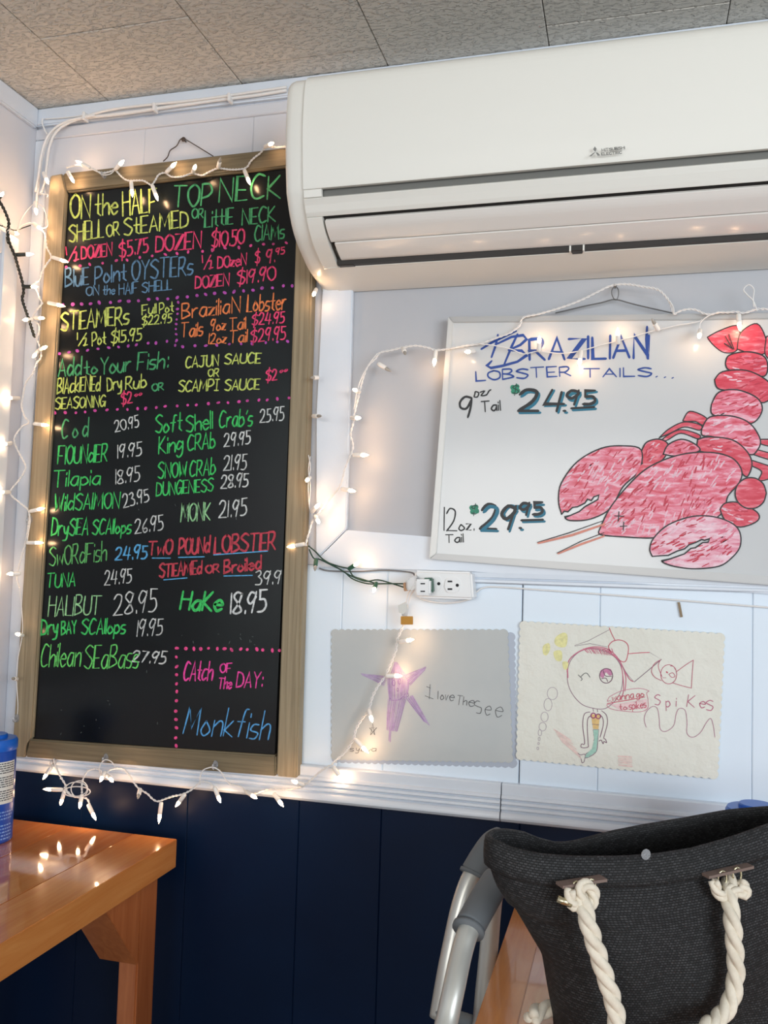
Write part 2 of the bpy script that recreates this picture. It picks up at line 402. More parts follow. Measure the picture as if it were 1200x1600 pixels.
# navy wainscot planks and white planks above the rail, each board its own piece of the wall
ZR0, ZR1 = 0.8225, 0.889
nv = [XW, -1.058, -0.824, -0.593, -0.4325, -0.180, 0.055, 0.30, 0.46, 0.71, 0.95, 1.2, 1.5, XR]
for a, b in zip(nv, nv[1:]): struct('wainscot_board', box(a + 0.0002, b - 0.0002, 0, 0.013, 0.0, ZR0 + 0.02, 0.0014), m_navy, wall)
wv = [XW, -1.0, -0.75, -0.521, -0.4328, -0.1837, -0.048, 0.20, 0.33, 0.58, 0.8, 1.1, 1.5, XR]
for a, b in zip(wv, wv[1:]): struct('wall_board', box(a + (0.0018 if a == -0.1837 else 0.0002), b - 0.0002, 0, 0.013, ZR1 - 0.02, 1.262, 0.0016), m_daylit, wall)
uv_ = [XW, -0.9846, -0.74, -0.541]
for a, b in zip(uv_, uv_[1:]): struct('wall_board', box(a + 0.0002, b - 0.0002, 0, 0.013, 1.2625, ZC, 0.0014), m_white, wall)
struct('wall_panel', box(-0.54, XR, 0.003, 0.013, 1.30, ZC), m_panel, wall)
# trims
rail_prof = [(0.012, ZR1), (-0.013, ZR1), (-0.015, ZR1 - 0.002), (-0.015, ZR1 - 0.018), (-0.019, ZR1 - 0.020), (-0.0205, ZR1 - 0.024), (-0.0165, ZR1 - 0.0275), (-0.021, ZR1 - 0.029), (-0.0215, ZR1 - 0.033), (-0.0175, ZR1 - 0.0365),
             (-0.022, ZR1 - 0.038), (-0.0225, ZR1 - 0.042), (-0.0185, ZR1 - 0.0455), (-0.024, ZR1 - 0.048), (-0.0265, ZR1 - 0.053), (-0.0265, ZR1 - 0.058), (-0.022, ZR1 - 0.063), (-0.012, ZR0), (0.012, ZR0)]
s = struct('trim_1', extrude_x(rail_prof, XW, -0.2125), m_trim, None); smooth_by_angle(s, 28); s['label'] = 'white fluted chair rail, left length under the chalkboard'
s = struct('trim_2', extrude_x(rail_prof, -0.2105, XR), m_trim, None); smooth_by_angle(s, 28); s['label'] = 'white fluted chair rail, right length behind the tote bag'
# casing round the grey recessed panel: upright with mitred foot, and sill board
struct('trim_3', slab([(504, 440), (551, 440), (541, 827), (499, 869), (493, 862), (495, 645)], -0.010, 0.003, 0.002), m_trim)
struct('trim_4', slab([(541.5, 828), (1290, 889), (1290, 935), (739, 893), (488, 886), (500, 870)], -0.010, 0.003, 0.002), m_trim)
# moulding running right from the outlet box
mp = [(0.012, 1.2605), (-0.006, 1.2605), (-0.010, 1.258), (-0.011, 1.250), (-0.008, 1.2475), (-0.012, 1.245), (-0.012, 1.241), (-0.006, 1.2385), (0.012, 1.2385)]
xo = hit(739, 900)[0]
s = struct('trim_5', extrude_x(mp, xo, XR), m_trim); smooth_by_angle(s, 35)
struct('gap_shadow_line', box(xo, XR, -0.004, 0.004, 1.2606, 1.2632), m_gap)  # shadow line in the thin gap above the moulding, put in as a dark strip
# cornices
cz = 2.1805
struct('trim_7', box(XW, XR, -0.012, 0.004, 2.186, ZC - 0.0005, 0.003, 2), m_trim)
struct('trim_8', box(XW, -0.588, -0.006, 0.004, 2.158, 2.182, 0.002), m_white)
struct('trim_9', box(XW - 0.002, XW + 0.010, YF, -0.012, 2.180, ZC - 0.0005, 0.003, 2), m_trim)
struct('trim_10', box(XW, XW + 0.030, -0.006, 0.002, ZR1, 2.157, 0.002), m_trim)   # strip down the corner
# window on the left wall, close to the corner
win = struct('window_1', box(XW - 0.004, XW + 0.004, -0.95, -0.10, 0.98, 1.86), m_tray)
for n_, b_ in (('casing', box(XW, XW + 0.018, -0.108, -0.060, 0.92, 1.92, 0.003)), ('casing', box(XW, XW + 0.018, -1.02, -0.97, 0.92, 1.92, 0.003)),
               ('casing', box(XW, XW + 0.018, -0.969, -0.109, 1.872, 1.92, 0.003)), ('sill', box(XW, XW + 0.030, -1.0, -0.09, 0.90, 0.93, 0.003)), ('sash_rail', box(XW, XW + 0.012, -0.97, -0.109, 1.39, 1.43, 0.002))):
    add(n_, b_, m_trim, win)

# ================================================================== CHALKBOARD
YB = -0.030
root = thing('chalkboard', (hit(240, 1200)[0], 0, 0.86), 'tall black chalkboard in a wooden frame, covered with a coloured chalk menu', 'chalkboard')
YS = YB + 0.008
bp_ = [(103, 298), (468, 258), (429, 1186), (48, 1158)]
add('writing_surface', slab(bp_, YS, -0.006), m_board, root)
add('backing', slab([(84, 276), (480, 236), (462, 1212), (24, 1180)], -0.007, -0.001), m_dark, root)
add('frame_stile', slab([(77.5, 274), (97, 270.5), (103, 300), (49.5, 1155), (39.5, 1160), (38.5, 1184), (17.5, 1182)], YB, -0.004, 0.003), m_woodv, root, label='left upright board of the wooden frame')
add('frame_stile', slab([(467, 228), (493, 225), (464, 1216), (431.5, 1213)], YB - 0.001, -0.004, 0.003), m_woodv, root, label='right upright board of the wooden frame')
add('frame_rail', slab([(97.5, 270.5), (466.5, 228), (465.5, 258), (103.5, 300)], YB, -0.004, 0.003), m_woodh, root, label='top board of the wooden frame')
add('frame_rail', slab([(45, 1155), (431, 1180.5), (431, 1213), (39, 1183)], YB, -0.004, 0.003), m_woodh, root, label='bottom board of the wooden frame')
# hanging wire over a nail
nail = hit(286, 217)
hw = [hit(255, 252, 1, -0.012), hit(262, 245, 1, -0.010), hit(266, 235, 1, -0.008), hit(276, 228, 1, -0.008), hit(281, 219, 1, -0.008), hit(286, 216, 1, -0.010), hit(292, 219, 1, -0.009), hit(312, 231, 1, -0.008), hit(333, 244, 1, -0.012)]
add('hanging_wire', tube(spline(hw, 4), 0.0011, 6), m_rusty, root, True)
t = lathe([(0, 0), (0.0042, 0), (0.005, 0.002), (0.0035, 0.004), (0.0018, 0.005), (0.0016, 0.016), (0, 0.017)], hit(286, 217, 1, -0.012), (0, 1, 0), 10)
tag(add('nail', t, m_rusty, None, True, origin=hit(286, 217, 1, -0.012)), 'rusty nail holding the wire of the chalkboard', 'nail')

YG = (206, 222, 110); GR = (70, 168, 108); PK = (240, 66, 118); BL = (96, 140, 176); PU = (188, 76, 178); OR = (242, 132, 74); BG = (62, 208, 104); WH = (214, 218, 216); RD = (206, 66, 84); SB = (92, 178, 232); PG = (158, 218, 158)
cb = Sheet(root, YS, True)
CT = [
 ("ON", 110,342,143,339,36,YG,3), ("the", 149,338,186,334,31,YG,2.8), ("HALF", 192,338,248,330,37,YG,2.8), ("TOP", 270,323,333,320,34,GR,3), ("NECK", 342,315,441,309,37,GR,3),
 ("SHELL", 108,378,165,371,27,YG,2.6), ("OR", 167,370,188,367,19,YG,2.4), ("StEAMED", 194,368,297,354,25,YG,2.6), ("OR", 300,341,319,340,15,GR,2.2), ("LittlE", 320,355,367,350,25,GR,2.4), ("NECK", 378,351,433,346,24,GR,2.6), ("ClAMs", 398,377,447,372,23,GR,2.4),
 ("@", 105,409,124,405,21,PK,2.5), ("DOZEN", 127,405,178,399,20,PK,2.6), ("$5.75", 187,402,235,393,22,PK,2.6), ("DOZEN", 243,394,317,387,25,PK,2.8), ("$10.50", 331,386,384,381,23,PK,2.6),
 ("BluE", 102,449,141,444,27,BL,2.6), ("PoInt", 148,444,200,438,26,BL,2.6), ("OYSTERs", 206,438,304,429,30,BL,2.6), ("ON", 135,462,156,460,14,BL,2), ("the", 161,461,181,459,14,BL,2), ("HAlF", 186,461,218,457,17,BL,2), ("SHELL", 222,457,271,452,16,BL,2),
 ("@", 317,421,334,418,19,PK,2.3), ("DOzeN", 340,419,388,414,18,PK,2.4), ("$", 399,411,407,410,17,PK,2.3), ("9.", 417,411,430,409,19,PK,2.4), ("95", 431,398,446,396,10,PK,2), ("DOZEN", 305,451,361,446,19,PK,2.5), ("$19.90", 371,444,433,437,21,PK,2.4),
 ("STEAMERs", 95,517,204,506,27,YG,2.8), ("Full", 222,492,246,489,15,YG,2), ("Pot", 249,490,273,487,15,YG,2), ("$22.95", 222,508,271,504,14,YG,2), ("@", 121,541,138,539,19,YG,2.3), ("Pot", 144,540,167,537,19,YG,2.2), ("$15.95", 174,536,224,531,18,YG,2.3),
 ("BraziliaN", 284,498,378,488,24,OR,2.4), ("Lobster", 386,487,449,483,26,OR,2.4), ("Tails", 283,527,319,524,21,OR,2.3), ("9oz", 329,517,354,515,17,OR,2.2), ("Tail", 359,516,386,513,18,OR,2.2), ("12oz", 326,537,355,536,16,OR,2.1), ("Tail", 359,536,388,534,18,OR,2.2),
 ("$24.95", 394,508,447,504,17,PK,2.2), ("$29.95", 392,535,449,529,19,PK,2.2),
 ("Add", 91,588,129,585,27,GR,2.8), ("to", 132,586,154,583,20,GR,2.6), ("Your", 157,585,207,580,26,GR,2.6), ("Fish:", 214,578,265,576,27,GR,2.6),
 ("BlAckENEd", 89,615,159,610,23,YG,2.4), ("Dry", 168,611,192,607,21,YG,2.3), ("Rub", 196,608,231,605,20,YG,2.3), ("OR", 238,611,257,609,11,GR,2.3), ("SEASONING", 86,639,167,635,17,YG,2.2), ("$2", 190,632,208,629,16,PK,2.3), ("ºº", 211,624,223,622,8,PK,1.8),
 ("CAJUN", 290,575,344,571,17,YG,2.3), ("SAUCE", 351,569,410,567,16,YG,2.3), ("OR", 325,588,343,588,12,YG,2), ("SCAMP!", 279,612,344,610,17,YG,2.3), ("SAUCE", 351,610,408,608,16,YG,2.3), ("$2", 416,595,434,593,17,PK,2.3), ("ºº", 438,587,451,584,8,PK,1.8),
 ("C o d", 96,685,140,682,28,GR,2.4), ("20.95", 180,675,220,666,17,WH,1.8), ("FlOUNdER", 90,725,170,721,27,BG,2.4), ("19.95", 184,716,224,711,20,WH,1.9), ("Tilapia", 83,761,159,757,24,BG,2.4), ("18.95", 181,756,221,751,22,WH,1.9),
 ("WildSAlMON", 84,798,189,794,25,BG,2.4), ("23.95", 193,793,236,783,20,WH,2), ("DrySEA", 80,837,140,835,26,BG,2.4), ("SCAllops", 144,835,207,833,23,BG,2.4), ("26.95", 211,834,258,827,22,WH,1.9),
 ("Soft", 243,677,287,673,27,BG,2.4), ("Shell", 291,675,335,669,26,BG,2.4), ("Crab's", 342,668,397,665,25,BG,2.4), ("25.95", 406,660,446,656,20,WH,1.9), ("King", 248,709,288,705,26,BG,2.4), ("CRAb", 293,704,339,700,24,BG,2.4), ("29.95", 350,698,394,693,21,WH,2),
 ("SNOW", 247,748,294,744,24,BG,2.3), ("CRAb", 296,744,339,741,25,BG,2.3), ("21.95", 349,735,387,733,22,WH,2), ("DUNGENESS", 244,775,336,767,20,BG,2.2), ("28.95", 345,763,390,760,20,WH,2.2), ("MONK", 282,815,331,812,28,PG,2.2), ("21.95", 342,809,388,805,25,WH,2.2),
 ("SwORdFish", 77,884,169,876,29,(96,186,104),2), ("24.95", 180,875,232,872,20,SB,2.6), ("TUNA", 73,918,120,916,21,BG,2.2), ("24.95", 163,914,208,910,21,WH,1.9), ("HALIBUT", 75,963,159,960,30,PG,2), ("28.95", 177,961,247,955,33,WH,2.1),
 ("Dry", 64,992,92,990,25,BG,2.6), ("BAY", 96,992,121,989,19,BG,2.6), ("SCAllops", 127,991,198,989,24,BG,2.5), ("19.95", 214,994,256,992,25,WH,1.9), ("Chilean", 63,1042,128,1040,36,(110,222,110),2), ("SEaBass", 131,1045,218,1043,36,(110,222,110),2), ("27.95", 206,1034,261,1037,18,WH,2.3),
 ("TwO", 232,867,271,865,22,RD,3.2), ("POUNd", 279,866,330,863,24,RD,3.2), ("LOBSTER", 335,865,433,858,26,RD,3.2), ("STEAMEd", 249,902,318,896,20,RD,3), ("OR", 322,896,344,894,12,RD,2.8), ("Broiled", 350,896,411,889,20,RD,3), ("39.9", 399,914,441,911,21,WH,2),
 ("HaKe", 281,952,349,955,28,BG,4.2), ("18.95", 360,959,418,955,33,(228,232,232),3), ("CAtch", 286,1063,334,1063,30,(250,72,170),2.6), ("OF", 344,1051,363,1050,14,(250,72,170),2.2), ("The", 341,1076,363,1076,17,(250,72,170),2.4), ("DAY:", 369,1074,412,1074,24,(250,72,170),2.4),
 ("Monkfish", 286,1147,422,1155,42,(88,166,226),2.2),
]
CN = {YG: 'yellow', GR: 'green', PK: 'pink', BL: 'dull blue', PU: 'purple', OR: 'orange', BG: 'bright green', WH: 'white', RD: 'red', SB: 'sky blue', PG: 'pale green'}
SPOKEN = {'@': 'one half', 'ºº': 'raised zeros', 'SCAMP!': 'SCAMPI', 'C o d': 'Cod'}
for (tx, ax_, ay, bx, by, hh, cc, ww) in CT:
    cb.text(tx, ax_, ay, bx - min(3.2, 0.06 * (bx - ax_) + 0.5), by, hh, cc, ww * 1.08, 0.14, label='%s chalk lettering %s' % (CN.get(cc, 'coloured'), SPOKEN.get(tx, tx)))
for a, b in (((238, 872), (266, 872)), ((279, 871), (319, 870)), ((334, 867), (418, 861)), ((256, 906), (292, 903)), ((350, 900), (394, 899))):
    cb.strokes('underline', [[a, b]], SB, 2.2)
cb.dots([(104, 418), (232, 401), (384, 385), (448, 379)], 19, (232, 76, 150))
cb.dots([(97, 477), (280, 465), (456, 446)], 25, PU, 3); cb.dots([(278, 473), (274, 540)], 9, PU, 2.2)
cb.dots([(92, 552), (276, 532)], 13, PU); cb.dots([(284, 541), (451, 534)], 10, PU)
cb.dots([(86, 646), (229, 637), (451, 622)], 24, (226, 76, 170)); cb.dots([(277, 1013), (436, 1016)], 14, (250, 80, 150), 3); cb.dots([(276, 1013), (275, 1165)], 12, (250, 80, 150), 3)
# rubbed-out chalk: small leftover flecks
bm = bmesh.new(); fk = cb.surf()
for _ in range(34):
    u, v = random.uniform(60, 420), random.choice([random.uniform(1060, 1160), random.uniform(990, 1160), random.uniform(770, 820)])
    if 270 < u and v > 820: v = random.uniform(990, 1010)
    ribbon(bm, [(u, v), (u + random.uniform(-2, 2), v + random.uniform(-4, 4))], random.uniform(.6, 1.1), fk)
add('chalk_flecks', bm, mat('faint_chalk', (96, 104, 102), .8), root)

# ================================================================== AIR CONDITIONER
AX0, AX1 = -0.582, 0.50
ac = thing('air_conditioner', (-0.04, 0, 1.79), 'long white wall-mounted air conditioner under the ceiling tiles', 'air conditioner')
prof = [(0.002, 2.103), (-0.200, 2.102), (-0.213, 2.095), (-0.221, 2.074), (-0.224, 2.010), (-0.219, 1.955), (-0.211, 1.903)]
low = [(-0.193, 1.870), (-0.169, 1.842), (-0.129, 1.819), (-0.077, 1.800), (0.002, 1.790)]
def grown(P, d):   # the middle of the casing stands a little prouder than its end caps
    return [(y - d if y < -0.01 else y, z) for y, z in P]
sp = lambda P, n=5: [tuple(p) for p in spline(P, n)]
up_s = prof[:2] + sp(prof[1:], 4)[1:]
# chassis (inner body), end caps, front panel, lower fascia
full = up_s + sp([(-0.211, 1.903)] + low, 4)[1:]
def inset(P, d):
    c = np.mean(np.array(P), axis=0); return [(max(y, -9) + (0.0 if y > -0.01 else d), z + (d if z < 1.9 and y > -0.2 else 0) - (d if z > 2.085 else 0)) for y, z in P]
add('body', extrude_x(inset(full, 0.010), AX0 + 0.02, AX1 - 0.02), m_dgrey, ac)
LOWFULL = sp([(-0.211, 1.903)] + low, 6)
def strip(P, x0, x1, th=0.008, bev=0.0008, out=0.0):
    """curved shell piece following profile P between x0 and x1"""
    P = [np.array(p, float) for p in P]; n = len(P); N = []
    for i in range(n):
        t = P[min(i + 1, n - 1)] - P[max(i - 1, 0)]; t /= np.linalg.norm(t); N.append(np.array((-t[1], t[0])))
    c = np.array((-0.1, 1.94)); N = [k if k @ (p - c) > 0 else -k for k, p in zip(N, P)]
    O = [p + k * out for p, k in zip(P, N)]; I = [p - k * th for p, k in zip(P, N)]
    return prism([tuple(p) for p in O] + [tuple(p) for p in I[::-1]], lambda y, z: (x0, y, z), lambda y, z: (x1, y, z), bev, 1)
def cap(x0, x1, inner):
    """end cap: full-depth slice whose outer rim is rounded over"""
    b = bmesh.new(); secs = [(x0, 0.014), (x0 + 0.003, 0.0065), (x0 + 0.008, 0.0025), (x0 + 0.016, 0.0), (x1, 0.0)] if not inner else [(x0, 0.0), (x1 - 0.016, 0.0), (x1 - 0.008, 0.0025), (x1 - 0.003, 0.0065), (x1, 0.014)]
    rings = []
    c = np.array((0.0, 1.94))
    for x, d in secs:
        R = []
        for y, z in full:
            v = np.array((y, z)) - c; L = np.linalg.norm(v); q = c + v * (1 - d / L) if y < -0.01 else np.array((y, z)); R.append(b.verts.new((x, q[0], q[1])))
        rings.append(R)
    n = len(full)
    for A, D in zip(rings, rings[1:]):
        for k in range(n): b.faces.new((A[k], A[(k + 1) % n], D[(k + 1) % n], D[k]))
    b.faces.new(rings[0]); b.faces.new(rings[-1][::-1]); return b
XI = -0.545
o = add('end_cap', cap(AX0, XI + 0.001, False), m_ac, ac, label='rounded left end of the casing'); smooth_by_angle(o, 30)
o = add('end_cap', cap(AX1 - 0.037, AX1, True), m_ac, ac, label='rounded right end of the casing'); smooth_by_angle(o, 30)
XJ = AX1 - 0.036
upper = sp([(-0.194, 2.1025), (-0.211, 2.096), (-0.2215, 2.074), (-0.225, 2.010), (-0.220, 1.955), (-0.2145, 1.915), (-0.2128, 1.9015)], 5)
o = add('front_panel', strip(upper, XI + 0.001, XJ - 0.001, 0.006, 0.0012, 0.004), m_ac, ac, label='tall smooth front panel'); smooth_by_angle(o, 30)
o = add('top_cover', box(XI, XJ, -0.196, 0.0, 2.097, 2.1035, 0.0015), m_ac, ac)
# short tab left of the handle groove, then the groove itself and the fascia below it
XG = hit(502, 296, 1, -0.215)[0]
add('panel_tab', strip([(-0.2128, 1.9015), (-0.2105, 1.8885)], XI + 0.001, XG, 0.006, 0.0006, 0.002), m_ac, ac)
add('handle_groove', box(XG, XJ - 0.02, -0.204, -0.196, 1.883, 1.904), mat('groove_grey', (112, 112, 108), .6), ac)
fascia = sp([(-0.2105, 1.8890), (-0.203, 1.880), (-0.197, 1.868), (-0.1955, 1.8635)], 4)
o = add('fascia', strip([(-0.2090, 1.8885), (-0.2035, 1.879), (-0.197, 1.8685), (-0.1925, 1.8625)], XI + 0.001, XJ - 0.001, 0.007, 0.0008, 0.0035), m_ac, ac); smooth_by_angle(o, 30)
XV = hit(508, 343, 1, -0.19)[0]
# side cheek between end cap and vanes
ch = [(-0.193, 1.8618), (-0.181, 1.849), (-0.160, 1.832), (-0.128, 1.8165), (-0.100, 1.8065)]
o = add('cheek', strip(sp(ch, 4), XI + 0.001, XV - 0.004, 0.007, 0.0006, 0.0035), m_ac, ac); smooth_by_angle(o, 30)
add('vane_recess', strip(sp([(-0.189, 1.860), (-0.171, 1.8475), (-0.150, 1.836), (-0.118, 1.826), (-0.09, 1.818)], 3), XV - 0.004, XJ - 0.03, 0.004, 0, -0.003), m_dark, ac)
v1 = sp([(-0.1895, 1.8565), (-0.178, 1.845), (-0.1545, 1.8315)], 4); v2 = sp([(-0.1530, 1.8300), (-0.135, 1.8215), (-0.112, 1.8135)], 4)
o = add('vane', strip(v1, XV, XJ - 0.034, 0.005, 0.0008, 0.003), m_acv, ac, label='upper air vane'); smooth_by_angle(o, 30)
o = add('vane', strip(v2, XV + 0.006, XJ - 0.034, 0.005, 0.0008, 0.003), m_acv, ac, label='lower air vane'); smooth_by_angle(o, 30)
xs0 = hit(531, 413, 1, -0.10)[0]; xs1 = hit(556, 412, 1, -0.10)[0]; xm = hit(902, 391, 1, -0.10)[0]
add('outlet_slot', box(xs0, XJ - 0.04, -0.112, -0.090, 1.8035, 1.815), m_dark, ac)
add('slot_hinge', box(xs0, xs1, -0.1115, -0.091, 1.8025, 1.8120, 0.001), m_dark, ac)
add('slot_hinge', box(xm - 0.009, xm + 0.009, -0.1125, -0.091, 1.8015, 1.8120, 0.001), m_dark, ac)
for q in (-0.0125, 0.0095): add('hinge_clip', box(xm + q, xm + q + 0.003, -0.1128, -0.092, 1.8015, 1.8125, 0.0004), m_ac, ac)
under = sp([(-0.101, 1.8035), (-0.077, 1.7985), (-0.04, 1.793), (0.0, 1.7895)], 4)
o = add('underside', strip(under, XI + 0.001, XJ, 0.006, 0.0006, 0.001), m_ac, ac); smooth_by_angle(o, 30)
# emblem and maker's name on the front panel: on the panel face (y about -0.2225)
yl = -0.2222
def logo(u, v): return hit(u, v, 1, yl - 0.0042)
bm = bmesh.new()
def poly(P):
    bm.faces.new([bm.verts.new(Vector(logo(880 + a / 3.75, 200 + b / 3.75))) for a, b in P])
poly([(185, 108), (196, 122), (188, 140), (175, 125)]); poly([(180, 143), (188, 143), (165, 166), (150, 167)]); poly([(190, 143), (203, 145), (217, 160), (202, 162)])
add('emblem', bm, mat('emblem_grey', (132, 132, 128), .4), ac)
bm = bmesh.new()
for tx, (a, b, c, d), hh in (("MITSUBISHI", (225, 138, 361, 122), 15), ("ELECTRIC", (225, 160, 343, 149), 14)):
    for st in text_strokes(tx, 880 + a / 3.75, 200 + b / 3.75, 880 + c / 3.75, 200 + d / 3.75, hh / 3.75, 0, 0.0): ribbon(bm, st, 1.15, logo)
add('maker_name', bm, MATS['emblem_grey'], ac)
# small rating plate under the unit: rows of print too small to read
def under_pt(u, v):
    p0 = np.array((0, -0.077, 1.7985)); n = np.array((0, 0.15, -1.0)); q = hitp(u, v, p0, n); return q
def plate(u, v): return under_pt(u, v) + np.array((0, -0.0004, -0.0024))
bm = bmesh.new()
for r in range(7):
    v = 408 + r * 2.0; a = 1063
    while a < 1120 - (r * 3 % 7):
        L = random.uniform(3, 9); ribbon(bm, [(a, v - (a - 1063) * 0.035), (a + L, v - (a + L - 1063) * 0.035)], 0.8, plate); a += L + 1.6
for r in range(5):
    v = 404.5 + r * 3.2; a = 1108 if r < 1 else 1128
    while a < 1172:
        L = random.uniform(3, 8); ribbon(bm, [(a, v - (a - 1108) * 0.035), (a + L, v - (a + L - 1108) * 0.035)], 0.8, plate); a += L + 1.8
add('rating_print', bm, mat('print_grey', (120, 116, 112), .5), ac)

# ================================================================== WHITEBOARD
YWB = -0.024
wb = thing('whiteboard', (hit(940, 890)[0], 0, 1.29), 'framed whiteboard with a large red lobster drawing and lobster tail prices, under the air conditioner', 'whiteboard')
YWF = YWB + 0.003
add('writing_surface', slab([(704, 500), (1290, 493), (1292, 913), (676, 868)], YWF, -0.0105), m_wb, wb)
add('frame_rail', slab([(700.5, 494.5), (1290, 487.5), (1290, 497.5), (708.5, 504)], YWB, -0.0105, 0.0012), m_alu, wb)
add('frame_rail', slab([(682.5, 864.5), (1290, 906), (1290, 921), (671, 873.5)], YWB, -0.0105, 0.0012), m_alu, wb)
add('frame_stile', slab([(700, 495), (708, 504.3), (682, 864.3), (670.5, 873)], YWB, -0.0105, 0.0012), mat('aluminium_light', (206, 206, 204), .4, .3), wb)
add('frame_stile', slab([(1280, 497.8), (1290, 488), (1290, 921), (1280, 905.5)], YWB, -0.0105, 0.0012), m_alu, wb)
whs = [(868, 489), (890, 484), (915, 478), (940, 473), (961, 468), (985, 474), (1010, 480), (1050, 489)]
def twist(pts, r, amp, pitch, n=10, step=None, surf_f=None):
    """two strands laid round each other along a world path"""
    P = [Vector(p) for p in pts]; L = [0]
    for a, b in zip(P, P[1:]): L.append(L[-1] + (b - a).length)
    N = max(6, int(L[-1] / (pitch / n))); b = bmesh.new()
    for ph in (0, math.pi):
        Q = []
        for i in range(N + 1):
            s_ = L[-1] * i / N; k = 0
            while k < len(L) - 2 and s_ > L[k + 1]: k += 1
            t = (s_ - L[k]) / max(1e-9, L[k + 1] - L[k]); c = P[k].lerp(P[k + 1], t); d = (P[k + 1] - P[k]).normalized()
            u = d.cross(Vector((0, 1, 0))); u = u.normalized() if u.length > 1e-3 else Vector((1, 0, 0)); w = d.cross(u)
            a = ph + 2 * math.pi * s_ / pitch; Q.append(c + (u * math.cos(a) + w * math.sin(a)) * amp)
        tube(Q, r, 6, bm=b)
    return b
add('hanging_wire', twist(spline([hit(u, v, 1, -0.012) for u, v in whs], 4), 0.0006, 0.0008, 0.006, 8), m_twist, wb, True)
hk = [hit(u, v, 1, -0.011) for u, v in [(961, 446), (956, 454), (957, 463), (962, 469), (966, 463), (966, 453), (962, 447)]]
hk = tube(spline(hk, 4), 0.0009, 6)
lathe([(0, 0), (0.003, 0), (0.003, 0.002), (0.0012, 0.0025), (0.0012, 0.014), (0, 0.015)], hit(961, 446, 1, -0.012), (0, 1, 0), 8, hk)
tag(add('screw_hook', hk, m_twist, None, True, origin=hit(961, 446, 1, -0.011)), 'small metal hook above the whiteboard holding its hanging wire', 'hook')

ws = Sheet(wb, YWF, False)
BLU = (22, 66, 152); BK = (24, 26, 32); TL = (12, 112, 140); GC = (22, 138, 106)
def c7(P): return [(660 + x / 2.222, 440 + y / 2.222) for x, y in P]
ws.strokes('lettering', [c7(p) for p in ([(205, 234), (240, 212), (325, 172)], [(262, 185), (255, 220), (240, 262)], [(330, 183), (310, 225), (283, 290)],
    [(262, 215), (310, 192), (350, 186), (362, 200), (340, 220), (300, 238)], [(300, 238), (345, 240), (362, 256), (330, 278), (280, 292), (238, 300), (224, 292), (240, 276)])], BLU, 3.9, 'large blue marker letter B with flourishes')
ws.text("RAZILIAN", 827, 561, 1014, 559, 33, BLU, 5.2, 0.02, 'large blue marker lettering RAZILIAN', 0.5)
ws.strokes('lettering', [c7([(780, 158), (778, 200), (782, 266)])], BLU, 5, 'tall last stroke of the blue heading')
ws.text("LOBSTER", 744, 595, 892, 587, 15, BLU, 2.6, 0, 'blue marker lettering LOBSTER', 0.3); ws.text("TAILS", 912, 589, 1018, 588, 13, BLU, 2.6, 0, 'blue marker lettering TAILS', 0.3)
ws.strokes('lettering', [[(1025, 589), (1027, 588)], [(1038, 590), (1040, 589)], [(1050, 591), (1052, 590)]], BLU, 2.4, 'three blue dots')
ws.strokes('lettering', [spline([(737, 622), (727, 620), (719, 628), (720, 637), (729, 638), (737, 624)], 5), spline([(737, 622), (735, 638), (731, 652)], 4)], BK, 3.6, 'black marker figure 9')
ws.strokes('lettering', [spline([(742, 616), (741, 620), (746, 620), (748, 614), (743, 612), (742, 616)], 4), spline([(750, 613), (757, 611), (752, 618), (760, 617), (764, 611), (767, 609)], 4)], BK, 2.2, 'small black letters oz')
ws.text("Tail", 753, 643, 782, 641, 15, BK, 2.6, 0, 'black marker word Tail beside the 9')
def price(p24, p95, ul, dot, h1, h2, t1):
    for dx, dy, col, w in ((2.6, 2.8, TL, 5.6), (0, 0, BK, 5.2)):
        ws.text(t1, p24[0] + dx, p24[1] + dy, p24[2] + dx, p24[3] + dy, h1, col, w, 0.1, None, 0.15)
        ws.text("95", p95[0] + dx, p95[1] + dy, p95[2] + dx, p95[3] + dy, h2, col, w - .6, 0.0, None, 0.15)
        ws.strokes('underline', [[(ul[0] + dx, ul[1] + dy), (ul[2] + dx, ul[3] + dy)]], col, w - .4)
        ws.strokes('dot', [[(dot[0] + dx, dot[1] + dy), (dot[0] + 2 + dx, dot[1] + dy)]], col, w - .4)
price((810, 642, 880, 642), (886, 632, 930, 631), (893, 638, 928, 636), (881, 642), 33, 21, "24")
price((750, 826, 802, 827), (813, 805, 848, 803), (815, 813, 848, 812), (812, 825), 38, 18, "29")
for cx, cy in ((805, 608), (741, 796)):
    for k in range(4):
        a = k * math.pi / 2 + .6; ws.fill('clover', [(cx + 4.6 * math.cos(a) + 4.2 * math.cos(q), cy + 4.6 * math.sin(a) + 4.2 * math.sin(q)) for q in [j * math.pi / 4 for j in range(8)]], ink(GC, False), sm=False)
    ws.text("$", cx - 4, cy + 7, cx + 5, cy + 7, 13, (16, 60, 52), 1.6, 0, 'dollar sign in a green clover', 0.1)
ws.text("12", 694, 829, 714, 829, 35, BK, 2.4, 0, 'black marker figure 12'); ws.text("oz.", 717, 829, 740, 828, 17, BK, 2.2, 0, 'small black letters oz')
ws.text("Tail", 697, 848, 724, 847, 13, BK, 2.2, 0, 'black marker word Tail beside the 12')
